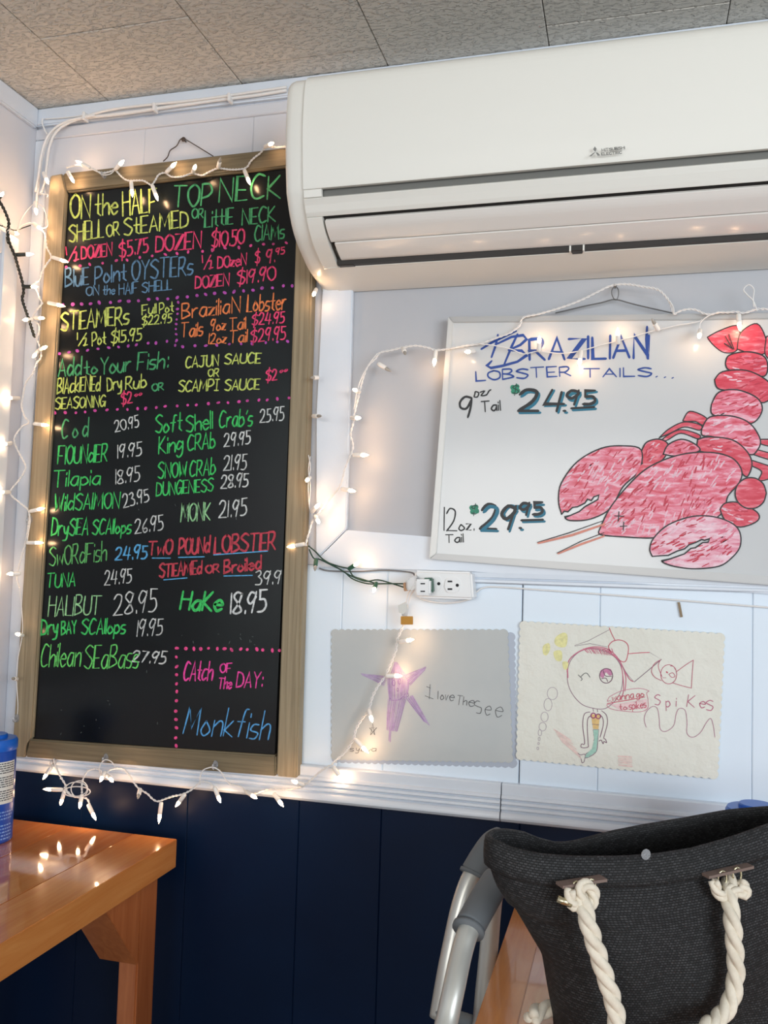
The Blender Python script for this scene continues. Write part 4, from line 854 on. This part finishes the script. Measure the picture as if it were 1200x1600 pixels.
# C: below the chalkboard
D_ = thing('string_lights', hit(260, 1240, 1, -0.05), 'white string of mini lights with a coiled knot hanging below the chalkboard', 'string lights', 'strings of mini lights on the wall')
wires(D_, [(84, 1186, -.034), (88, 1200, -.04), (95, 1214), (102, 1226), (104, 1234)], -0.048)
for ph, rx, ry, cx, cy in ((0, 17, 11, 119, 1233), (1, 13, 13, 124, 1233), (2, 21, 8, 120, 1237)):
    P = [(cx + rx * math.cos(a + ph), cy + ry * math.sin(a + ph)) for a in [k * math.pi / 5 for k in range(10)]]
    add('wire', tube(spline([hit(u, v, 1, -0.050 - .003 * ph) for u, v in P], 4, True), .0011, 6, True), m_wire, D_, True)
wires(D_, [(128, 1240), (128, 1226), (131, 1214), (138, 1204), (148, 1201)], -0.05)
wires(D_, [(100, 1230), (112, 1243), (126, 1246), (136, 1248), (140, 1257)], -0.053)
wires(D_, [(148, 1201), (158, 1204), (157, 1210)], -0.05, tw=False); wires(D_, [(158, 1212), (155, 1200), (160, 1190), (166, 1187), (175, 1191), (181, 1201)], -0.045, tw=False)
wires(D_, [(163, 1210), (172, 1203), (185, 1200), (194, 1202), (204, 1214), (210, 1224), (218, 1233), (230, 1240), (238, 1248), (246, 1252), (256, 1249), (270, 1244), (285, 1241), (299, 1234), (308, 1226), (315, 1221), (327, 1223), (335, 1230)], -0.050)
wires(D_, [(312, 1226), (313, 1213), (317, 1204), (325, 1200), (334, 1199), (345, 1206), (352, 1217), (359, 1225)], -0.046, tw=False, r=.0013)
wires(D_, [(359, 1225), (376, 1229), (386, 1238), (399, 1240), (410, 1236), (425, 1233), (440, 1234), (456, 1233), (470, 1230), (482, 1222), (492, 1213), (501, 1205), (510, 1199), (520, 1194)], -0.045)
for b in ((80, 1199, 67, 1218, 1), (98, 1234, 67, 1233, 1), (101, 1236, 94, 1259, 1), (128, 1242, 124, 1264, 1), (138, 1257, 150, 1282, 1), (164, 1206, 156, 1222, 1), (167, 1211, 177, 1222, 1), (219, 1233, 215, 1249, 0), (252, 1254, 248, 1287, 1),
          (289, 1241, 274, 1261, 1), (335, 1230, 345, 1255, 1), (385, 1237, 402, 1248, 1), (428, 1240, 443, 1261, 1), (474, 1227, 455, 1219, 1)): light(D_, *b[:4], -0.052, bool(b[4]))
# F: across the starfish drawing up to the outlet
F_ = thing('string_lights', hit(580, 1090, 1, -0.03), 'white string of mini lights crossing the starfish drawing up to the outlet', 'string lights', 'strings of mini lights on the wall')
wires(F_, [(519, 1194, -.04), (530, 1184), (540, 1174), (548, 1163), (553, 1153), (557, 1138), (566, 1123), (576, 1110), (582, 1089), (590, 1073), (600, 1059), (609, 1041), (615, 1026), (619, 1014), (621, 999), (626, 987), (631, 974), (630, 962), (632, 948)], -0.022, pitch=.02, amp=.0016)
wires(F_, [(634, 948), (638, 928), (646, 917), (656, 912)], -0.035, tw=False, r=.0014); wires(F_, [(637, 950), (641, 932), (649, 920), (658, 915)], -0.037, tw=False, r=.0014)
add('cord_wrap', tube([hit(635, 945, 1, -.030), hit(632, 962, 1, -.028)], .0052, 10), m_wire, F_, True, label='white wrapped bundle of cord')
add('paper_tag', slab([(622, 946), (634, 940), (637, 952), (630, 960), (623, 957)], -0.040, -0.0392), mat('tag_paper', (216, 216, 210), .6), F_)
add('foil_tag', slab([(626, 963), (645, 963), (645, 976), (626, 976)], -0.034, -0.031, 0.0006), m_gold, F_, label='gold foil tag')
for b in ((521, 1198, 537, 1223, 1), (555, 1155, 576, 1177, 1), (576, 1109, 582, 1129, 1), (603, 1056, 629, 1056, 1), (624, 1003, 647, 999, 1)): light(F_, *b[:4], -0.028, bool(b[4]))
pg = add('plug', slab([(648, 905), (672, 905), (672, 930), (648, 930)], -0.072, -0.050, 0.003, 2), m_outlet, F_, label='white stacking plug')
for yy in (912, 924): add('slot', slab([(657, yy - 1), (664, yy - 1), (664, yy + 1), (657, yy + 1)], -0.0722, -0.071), m_gap, pg)
# E: green string plugged in beside it
E_ = thing('string_lights', hit(560, 890, 1, -0.03), 'green wire string of mini lights running from the outlet to the chalkboard edge', 'string lights', 'strings of mini lights on the wall')
for P in ([(482, 853), (493, 862), (505, 874), (527, 887), (545, 898), (570, 908), (590, 906), (610, 911), (632, 918)], [(483, 858), (490, 872), (500, 874), (515, 880), (530, 885), (548, 889)], [(500, 874), (520, 884), (537, 893), (552, 905), (575, 912), (600, 912), (632, 912)], [(546, 890), (552, 900), (566, 905), (585, 911)]):
    wires(E_, P, -0.024, m_green, .0014, False)
for b in ((494, 874, 492, 893, 0), (545, 889, 562, 878, 1), (588, 911, 583, 926, 1)): light(E_, *b[:4], -0.028, bool(b[4]), m_greensock)
add('plug', slab([(661, 903), (674, 902.5), (676, 926), (662, 926.5)], -0.062, -0.043, 0.002, 2), m_greensock, E_, label='green stacking plug')
pl = add('tag_sleeve', slab([(632, 909), (647, 898), (653, 903), (652, 922), (634, 922)], -0.058, -0.040, 0.002), m_clear, E_, label='clear plug sleeve'); add('plug', slab([(629.5, 911), (635, 909), (636, 923), (631, 924)], -0.056, -0.042, 0.001), m_tan, E_, label='tan plug end')
# R: up the wall right of the chalkboard and across the whiteboard
R2 = thing('string_lights', hit(550, 650, 1, -0.03), 'white string of mini lights rising beside the casing and crossing the top of the whiteboard', 'string lights', 'strings of mini lights on the wall')
wires(R2, [(478, 853, -.036), (479, 846, -.034), (484, 828), (489, 812), (498, 802), (509, 788), (520, 774), (530, 762), (535, 749), (538, 735), (543, 722), (551, 703), (551, 692), (548, 679), (552, 660), (554, 645), (561, 617), (568, 590), (575, 572), (587, 560), (594, 551), (612, 547), (629, 543), (650, 540), (668, 543), (682, 547), (706, 544), (728, 540), (750, 537), (773, 529), (795, 521), (806, 514), (813, 507), (815, 500), (820, 495), (840, 491), (862, 485), (890, 476), (912, 467), (930, 458), (948, 449), (960, 445)], -0.032, pitch=.018)
wires(R2, [(960, 445), (980, 444), (1005, 448), (1027, 452), (1040, 463), (1048, 475), (1053, 490), (1062, 486), (1077, 483), (1090, 485), (1100, 490), (1112, 491), (1123, 488), (1137, 488), (1150, 487), (1163, 489), (1180, 484), (1200, 483), (1290, 492)], -0.034)
wires(R2, [(1053, 492), (1052, 480), (1046, 470)], -0.036, tw=False, r=.0009)
wires(R2, [(1183, 486), (1177, 470), (1167, 460), (1162, 452), (1170, 445), (1178, 452), (1177, 466), (1178, 480)], -0.036, tw=False)
wires(R2, [(748, 537), (773, 540), (800, 546), (817, 553), (840, 549), (860, 551), (880, 552), (908, 548), (940, 539), (980, 529), (1010, 520), (1030, 515), (1060, 508), (1090, 503), (1097, 499)], -0.036, tw=False)
wires(R2, [(1093, 516), (1094, 506), (1099, 499), (1110, 492), (1123, 488)], -0.038, tw=False)
wires(R2, [(482, 711), (485, 730), (482, 752), (482, 775), (484, 795), (490, 808)], -0.030, tw=False); wires(R2, [(485, 713), (482, 735), (485, 760), (483, 790)], -0.034, tw=False, r=.0008)
wires(R2, [(590, 552), (578, 567), (566, 588), (558, 612), (553, 640)], -0.036, tw=False)
for b in ((681, 548, 678, 573, 1), (630, 544, 634, 555, 0), (591, 568, 612, 581, 0), (562, 612, 551, 608, 1), (549, 653, 564, 653, 1), (552, 711, 576, 711, 1), (534, 764, 556, 768, 1), (484, 746, 478, 752, 1), (487, 800, 500, 786, 1), (492, 806, 499, 818, 1), (476, 850, 448, 855, 1), (741, 549, 726, 550, 1),
          (842, 549, 843, 524, 1), (966, 537, 965, 512, 1), (908, 549, 905, 573, 1), (1029, 516, 1018, 497, 0), (1094, 516, 1092, 529, 1), (1154, 491, 1156, 517, 1), (497, 590, 485, 590, 0), (489, 650, 503, 650, 0), (494, 452, 489, 463, 1)): light(R2, *b[:4], -0.038 if b[0] > 720 else -0.031, bool(b[4]))

# adhesive hooks
def hook(u, v, y, label):
    r = thing('adhesive_hook', hit(u, v, 1, y), label, 'hook', 'clear adhesive hooks around the chalkboard')
    x, _, z = hit(u, v, 1, y)
    add('pad', xz_slab([(x + .0055 * math.cos(a), z + .0085 * math.sin(a)) for a in [k * math.pi / 6 for k in range(12)]], y - .002, y + .0003, .0004), m_clear, r)
    add('curl', tube(spline([(x, y - .002, z - .003), (x, y - .008, z - .006), (x, y - .012, z - .003), (x, y - .0115, z + .003)], 4), .0018, 8), m_clear, r, True)
hook(166, 1184, YB, 'clear hook on the chalkboard bottom board, nearer the left end'); hook(337, 1195, YB - .001, 'clear hook on the chalkboard bottom board, nearer the right end')
hook(27, 1122, YB, 'clear hook low on the left upright of the chalkboard, above the blue canister'); hook(48, 812, YB, 'clear hook halfway up the left upright of the chalkboard')
hook(85, 1190, -0.026, 'clear hook on the chair rail under the left corner of the chalkboard'); hook(164, 274, YB, 'clear hook on the top board of the chalkboard near its left end')

# cables round the ceiling corner
cab = thing('cable_bundle', hit(134, 183), 'bundle of white cables bending from the cornice down the corner beside the chalkboard', 'cables')
for P, r, y in (([(448, 141), (400, 149), (350, 155), (300, 162), (243, 170), (190, 178), (134, 184), (105, 191), (86, 203), (74, 220), (67, 240), (62, 265), (59, 295), (57, 318)], .0034, -.018), ([(448, 136), (380, 146), (300, 157), (220, 165), (170, 172), (134, 182), (100, 196), (84, 212), (76, 235), (73, 260), (70, 285), (62, 305)], .0026, -.023),
                ([(148, 180), (110, 188), (86, 200), (72, 218), (64, 245), (60, 275), (55, 300)], .0026, -.026), ([(67, 185), (66, 192), (70, 203), (74, 210)], .0018, -.018), ([(134, 180), (110, 183), (88, 185), (70, 186)], .0012, -.016)):
    add('cable', tube(wpath(P, y, 4), r, 8), m_wire, cab, True)
for u, v in ((134, 183), (243, 169), (360, 154)):
    x, _, z = hit(u, v, 1, -.02); add('cable_clip', box(x - .003, x + .003, -.0295, -.012, z - .009, z + .008, .0012), m_wire, cab)
add('cable_tie', tube(spline([hit(62, 303, 1, -.03), hit(74, 304, 1, -.03), hit(73, 309, 1, -.03)], 3), .0012, 6), m_wire, cab, True)

# ================================================================== TABLES
ZT = 0.74; TX1 = -0.8143; TY1 = -0.056
tl = thing('wooden_table', (-1.03, -0.6, 0), 'glossy orange pine table in the left corner holding a blue canister', 'table', 'pine tables')
ty = -1.32; xs = [TX1, -0.905, -1.045, -1.235]
for a, b in zip(xs, xs[1:]): add('tabletop_board', box(b + 0.0001, a - 0.0001, ty, TY1, ZT - 0.052, ZT, 0.0010, 2), m_orange if a != TX1 else m_orange_s, tl)
def leg4(x0_, x1_, y0_, y1_, zt, root): return add('leg', box(x0_, x1_, y0_, y1_, 0, zt, 0.003, 2), m_orangev, root)
lx1 = hit(250, 1382, 1, -0.14)[0]
for ya in (-0.156, ty + 0.06):
    for xa in (-0.867, -1.21): leg4(xa, xa + 0.038, ya, ya + 0.062, ZT - 0.052, tl)
def brace(P, x0_, x1_, root): return add('corner_brace', prism(P, lambda y, z: (x0_, y, z), lambda y, z: (x1_, y, z), 0.001), m_orangev, root, label='diagonal brace under the table edge')
brace([(-0.1565, 0.688), (-0.1565, 0.548), (-0.272, 0.688)], -0.905, -0.8285, tl)
brace([(ty + 0.1225, 0.688), (ty + 0.1225, 0.548), (ty + 0.238, 0.688)], -0.905, -0.8285, tl)
add('cross_rail', box(-1.171, -0.868, -0.125, -0.095, 0.60, 0.687, 0.002), m_orangev, tl)
tr = thing('wooden_table', (0.2, -0.6, 0), 'glossy orange pine table at right under the black tote bag', 'table', 'pine tables')
xs = [-0.166, -0.118, 0.03, 0.18, 0.33, 0.48, 0.62]; ty2 = -1.02
for a, b in zip(xs, xs[1:]): add('tabletop_board', box(a + 0.0001, b - 0.0001, ty2, TY1, ZT - 0.052, ZT, 0.0010, 2), m_orange if a != xs[0] else m_orange_s, tr)
for ya in (-0.235, ty2 + 0.06):
    for xa in (-0.135, 0.53): leg4(xa, xa + 0.072, ya, ya + 0.085, ZT - 0.052, tr)

# ================================================================== CANISTERS
def canister(cx, cy, z0, label, r=0.041, h=0.168, front=None, text=True):
    t = thing('wipes_canister', (cx, cy, z0), label, 'canister', 'blue canisters')
    o = add('body', lathe([(r - .003, 0), (r, .003), (r, h - .004), (r - .002, h)], (cx, cy, z0), (0, 0, 1), 40), m_blue, t, True); smooth_by_angle(o, 35)
    o = add('lid', lathe([(r + .0008, h - .002), (r + .0016, h), (r + .0016, h + .014), (r - .001, h + .0185), (r * .62, h + .019), (0, h + .019)], (cx, cy, z0), (0, 0, 1), 40), m_blue2, t, True, label='bright blue ribbed lid'); smooth_by_angle(o, 35)
    o = add('flip_cap', lathe([(r * .6, h + .019), (r * .6, h + .024), (r * .56, h + .0255), (0, h + .0255)], (cx, cy, z0), (0, 0, 1), 28), m_blue2, t, True); smooth_by_angle(o, 35)
    if not text: return t
    def patch(a0, a1, za, zb, m, rr, nm, bm=None):
        own = bm is None; b = bm or bmesh.new(); N = 6 if own else 2; L = []
        for i in range(N + 1):
            a = math.radians(a0 + (a1 - a0) * i / N)
            L.append([b.verts.new((cx + q * math.cos(a), cy + q * math.sin(a), z0 + zz)) for q, zz in ((rr, za), (rr, zb))])
        for p, q in zip(L, L[1:]): b.faces.new((p[0], q[0], q[1], p[1]))
        if own: add(nm, b, m, t)
    fa = math.degrees(math.atan2(-1.61 - cy, 0 - cx))
    patch(fa + 14, fa + 66, .072, .148, m_label, r + .0003, 'paper_label')
    b = bmesh.new()
    for k in range(17):
        if k in (5, 11): continue
        zz = .078 + k * .0041; a = fa + 17
        while a < fa + 62: L_ = random.uniform(3, 12); patch(a, min(a + L_, fa + 64), zz, zz + .0018, None, r + .0006, '', b); a += L_ + 1.6
    o = add('small_print', b, m_ink, t)
    b = bmesh.new()
    for k in range(9):
        zz = .008 + k * .006; a = fa + 20
        if k in (5,): continue
        while a < fa + 62: L_ = random.uniform(2, 9); patch(a, min(a + L_, fa + 64), zz, zz + .0022, None, r + .0005, '', b); a += L_ + 2.2
    add('small_print', b, m_pblue, t, label='pale blue rows of print')
    return t
c0 = hit(16, 1314, 2, ZT); canister(c0[0] - 0.0405, c0[1] - 0.009, ZT, 'blue wipes canister with a printed label standing on the left table')
c1 = hit(1134, 1258, 2, ZT + .187); canister(c1[0] + 0.042, c1[1], ZT, 'blue-lidded canister standing behind the black tote bag', text=False)

# ================================================================== WALKER
wk = thing('walking_frame', (-0.2, -0.6, 0), 'aluminium walking frame with grey foam grips between the navy boards and the right table', 'walking frame')
def dp(P, n=6): return spline([at(*p) for p in P], n)
add('front_tube', tube(dp([(660, 1760, .93), (683, 1660, .97), (697, 1600, 1.0), (709, 1545, 1.02), (721, 1490, 1.05), (733, 1452, 1.07), (752, 1415, 1.10), (773, 1382, 1.14), (785, 1366, 1.17), (787, 1366, 1.20), (782, 1378, 1.225)]), .0128, 18), m_tubealu, wk, True)
add('grip', tube(dp([(733, 1449, 1.072), (747, 1424, 1.094), (763, 1396, 1.12), (776, 1376, 1.14)], 5), .0185, 20), m_foam, wk, True, label='grey foam grip on the nearer tube')
add('grip_collar', tube(dp([(731, 1455, 1.068), (733, 1449, 1.072)], 3), .0198, 20), m_foam, wk, True)
add('rear_tube', tube(dp([(685, 1590, 1.24), (697, 1520, 1.25), (707, 1470, 1.26), (718, 1420, 1.27), (731, 1380, 1.28), (747, 1352, 1.29), (770, 1326, 1.3), (786, 1316, 1.33), (790, 1326, 1.37), (784, 1350, 1.39), (772, 1400, 1.40), (762, 1500, 1.40), (752, 1640, 1.40)]), .0128, 18), m_tubealu, wk, True)
add('grip', tube(dp([(740, 1363, 1.285), (753, 1341, 1.29), (768, 1320, 1.30), (782, 1312, 1.31)], 5), .0185, 20), m_foam, wk, True, label='grey foam grip on the farther tube')
add('grip_collar', tube(dp([(738, 1368, 1.283), (740, 1363, 1.285)], 3), .0198, 20), m_foam, wk, True)
add('leg_tube', tube(dp([(782, 1376, 1.225), (772, 1398, 1.235), (768, 1430, 1.235), (764, 1480, 1.235), (757, 1550, 1.235), (751, 1620, 1.235), (741, 1750, 1.235)]), .0128, 18), m_tubealu, wk, True)
add('cross_brace', tube(dp([(683, 1592, 1.2), (705, 1588, 1.2), (736, 1597, 1.2)], 4), .009, 12), mat('brace_grey', (120, 130, 136), .5), wk, True)

# ================================================================== TOTE BAG
A0 = np.array((-0.143, -0.593)); dd = np.array((0.83, 0.56)); dd /= np.linalg.norm(dd); nn_ = np.array((dd[1], -dd[0]))  # nn_ points to the camera
def onplane(u, v, off): return hitp(u, v, np.array((*(A0 + nn_ * off), 0)), np.array((*nn_, 0)))
def sz(u, v, off): p = onplane(u, v, off); return (p[:2] - A0) @ dd, p[2]
HT = 0.045
farP = [(768, 1306), (775, 1299), (790, 1296), (814, 1298), (840, 1309), (870, 1317), (900, 1314), (975, 1295), (1070, 1279), (1135, 1266), (1200, 1257)]
nearP = [(768, 1306), (775, 1315), (790, 1324), (820, 1335), (850, 1340), (900, 1341), (975, 1339), (1025, 1335), (1088, 1325), (1150, 1306), (1200, 1289)]
SR = 0.46
farS = [sz(u, v, -HT * min(1, .2 + i * .25)) for i, (u, v) in enumerate(farP)] + [(SR, .985)]
nearS = [sz(u, v, HT * min(1, .2 + i * .25)) for i, (u, v) in enumerate(nearP)] + [(SR, .985)]
def itp(T_, s): T_ = sorted(T_); return float(np.interp(s, [t[0] for t in T_], [t[1] for t in T_]))
SL0 = sz(768, 1306, 0)[0]
sil = [sz(u, v, 0) for u, v in [(767, 1310), (768, 1355), (779, 1386), (799, 1418), (831, 1434), (840, 1463), (858, 1508), (869, 1571), (874, 1600), (878, 1650)]]
zs = [(z, s) for s, z in sil]
def sleft(z): return itp(zs, z)
bag = thing('tote_bag', (A0[0] + dd[0] * .23, A0[1] + dd[1] * .23, ZT), 'black woven straw tote bag with white rope handles on the right table', 'bag')
NA = 96
def ring(k, out=0.0):
    """k=0 rim, k=1 table"""
    R = []
    for i in range(NA):
        a = 2 * math.pi * i / NA; ca, sa = math.cos(a), math.sin(a); ex = 0.62
        cs = math.copysign(abs(ca) ** ex, ca); sn = math.copysign(abs(sa) ** 0.85, sa)
        s_ = (SL0 + SR) / 2 - cs * (SR - SL0) / 2
        zt = itp(nearS, s_) if sa >= 0 else itp(farS, s_)
        wgt = min(1, abs(sa) * 3); zt = zt * wgt + itp(nearS, SL0 + .0005) * (1 - wgt) if s_ < 0.05 else zt
        z = zt * (1 - k) + (ZT + 0.002) * k
        sl = sleft(z) - out; s2 = sl + (s_ - SL0) / (SR - SL0) * (SR - 0.03 * k - sl)
        bulge = HT * (1 + 0.55 * math.sin(min(1, k * 1.15) * math.pi * .62)) + out
        fold = 0.004 * math.sin(s2 * 42 + k * 5) * k + 0.003 * math.sin(s2 * 90 - k * 9) * k
        off = sn * (bulge + fold)
        p = A0 + dd * s2 + nn_ * off; R.append((p[0], p[1], z, s2 + off * 0.3))
    return R
def bagmesh(ks, out, name, m, close=False):
    me = bpy.data.meshes.new(name); V = []; F = []; UV = []
    org = ORG[bag]
    RR = [ring(k, o_) for k, o_ in zip(ks, out)]
    for R in RR:
        for p in R: V.append((p[0] - org[0], p[1] - org[1], p[2] - org[2]))
    arc = [0]
    for i in range(NA): a, b = RR[0][i], RR[0][(i + 1) % NA]; arc.append(arc[-1] + math.dist(a[:3], b[:3]))
    hh = [0]
    for j in range(len(RR) - 1): hh.append(hh[-1] + math.dist(RR[j][30][:3], RR[j + 1][30][:3]))
    for j in range(len(RR) - 1):
        for i in range(NA):
            i2 = (i + 1) % NA; F.append((j * NA + i, j * NA + i2, (j + 1) * NA + i2, (j + 1) * NA + i))
            UV += [(arc[i], hh[j]), (arc[i + 1], hh[j]), (arc[i + 1], hh[j + 1]), (arc[i], hh[j + 1])]
    if close: F.append(tuple(range((len(RR) - 1) * NA, len(RR) * NA))); UV += [(0, 0)] * NA
    me.from_pydata(V, [], F); uv = me.uv_layers.new(name='UVMap')
    for i, c in enumerate(UV): uv.data[i].uv = c
    me.polygons.foreach_set('use_smooth', [True] * len(me.polygons)); me.materials.append(m)
    o = bpy.data.objects.new(name, me); C.objects.link(o); o.parent = bag; ORG[o] = org; return o
KB = 0.135
bagmesh([KB - .015] + [KB + (1 - KB) * j / 22 for j in range(23)], [0.0] * 24, 'body', m_weave, True)
bagmesh([KB, KB + .012, KB, KB * .8, KB * .5, KB * .2, 0, -.008, 0, KB * .4, KB, .35, .7], [-.001, .003, .0055, .006, .006, .0055, .004, .001, -.003, -.004, -.004, -.005, -.006], 'rim_band', m_weave)
# rope handles: three strands laid together
def rope(P, r=0.0100, name='rope_handle', label=None, m=None):
    Q = [Vector(p) for p in P]; L = [0]
    for a, b in zip(Q, Q[1:]): L.append(L[-1] + (b - a).length)
    pitch = r * 6.6; N = int(L[-1] / (pitch / 14)); b = bmesh.new(); up = Vector((0, -1, 0.1)).normalized()
    for s3 in range(3):
        S = []
        for i in range(N + 1):
            s_ = L[-1] * i / N; k = 0
            while k < len(L) - 2 and s_ > L[k + 1]: k += 1
            t = (s_ - L[k]) / max(1e-9, L[k + 1] - L[k]); c = Q[k].lerp(Q[k + 1], t); d = (Q[k + 1] - Q[k]).normalized()
            u = d.cross(up); u = u.normalized() if u.length > 1e-3 else Vector((1, 0, 0)); w = d.cross(u); a = -2 * math.pi * s_ / pitch + s3 * 2 * math.pi / 3
            S.append(c + (u * math.cos(a) + w * math.sin(a)) * r * .48)
        tube(S, r * .56, 10, bm=b)
    return add(name, b, m or m_rope, bag, True, label)
def opl(P, off, n=5):
    Q = spline([onplane(p[0], p[1], p[2] if len(p) > 2 else off) for p in P], n)
    for q in Q: q[2] = max(q[2], ZT + 0.0125)     # the rope comes to rest on the table
    return Q
OF = HT * 1.5
rope(opl([(904, 1384, .052), (906, 1400, .064), (914, 1425, .078), (922, 1452, .084), (931, 1480, .086), (942, 1515, .088), (952, 1545, .09), (961, 1575, .092), (964, 1600, .094), (964, 1640, .10), (985, 1680, .11), (1030, 1690, .12), (1070, 1660, .12), (1085, 1628, .115), (1100, 1608, .108), (1120, 1594, .10), (1138, 1572, .096), (1147, 1545, .094), (1150, 1515, .092), (1148, 1480, .09), (1145, 1445, .088), (1141, 1415, .078), (1139, 1392, .068), (1141, 1372, .056)], .08), 0.0098)
# knots under the leather tabs
for P in ([(892, 1390), (890, 1404), (899, 1416), (908, 1408), (905, 1390), (915, 1382), (926, 1390), (928, 1406), (918, 1418)], [(1116, 1376), (1120, 1392), (1132, 1402), (1142, 1390), (1152, 1392), (1162, 1398), (1166, 1388), (1156, 1380)]):
    rope(opl(P, .072, 4), 0.0066, 'rope_knot')
rope(spline([hit(u, v, 2, ZT + .014) for u, v in [(831, 1592), (842, 1580), (862, 1577), (884, 1583), (902, 1597), (920, 1625), (930, 1660)]], 5), 0.0100, 'rope_handle', 'rope end resting on the table')
for P in ([(874, 1383), (943, 1372)], [(1101, 1368), (1171, 1352)]):
    a, b = (onplane(p[0], p[1], .062) for p in P); d = (b - a)
    bm = bmesh.new(); u_ = np.array((nn_[0], nn_[1], 0)) * .0075; z_ = np.array((0, 0, .0015))
    vs = [bm.verts.new(Vector(q)) for q in (a - u_ - z_, a + u_ - z_, a + u_ + z_, a - u_ + z_, b - u_ - z_, b + u_ - z_, b + u_ + z_, b - u_ + z_)]
    for f in ((0, 1, 2, 3), (4, 5, 6, 7), (0, 1, 5, 4), (1, 2, 6, 5), (2, 3, 7, 6), (3, 0, 4, 7)): bm.faces.new([vs[i] for i in f])
    add('leather_tab', bm, m_leather, bag)
    for t_, s_ in ((.33, 1), (.66, -1)):
        c = a + d * t_; add('eyelet_ring', tube([c + np.array((dd[0] * .006 * math.cos(q), dd[1] * .006 * math.cos(q), -.006 + .009 * math.sin(q))) + u_ * .6 for q in [k * math.pi / 6 for k in range(12)]], .0012, 6, True), m_brass, bag, True)
a, b = onplane(871, 1404, .07), onplane(893, 1413, .075); add('toggle_pin', tube([a, b], .0038, 10), m_brass, bag, True, label='pale brass pin')
dc = onplane(1009, 1335, .052); add('clear_disc', lathe([(.006, 0), (.006, .0006), (0, .0006)], dc, (nn_[0], nn_[1], 0), 20), m_clear, bag)
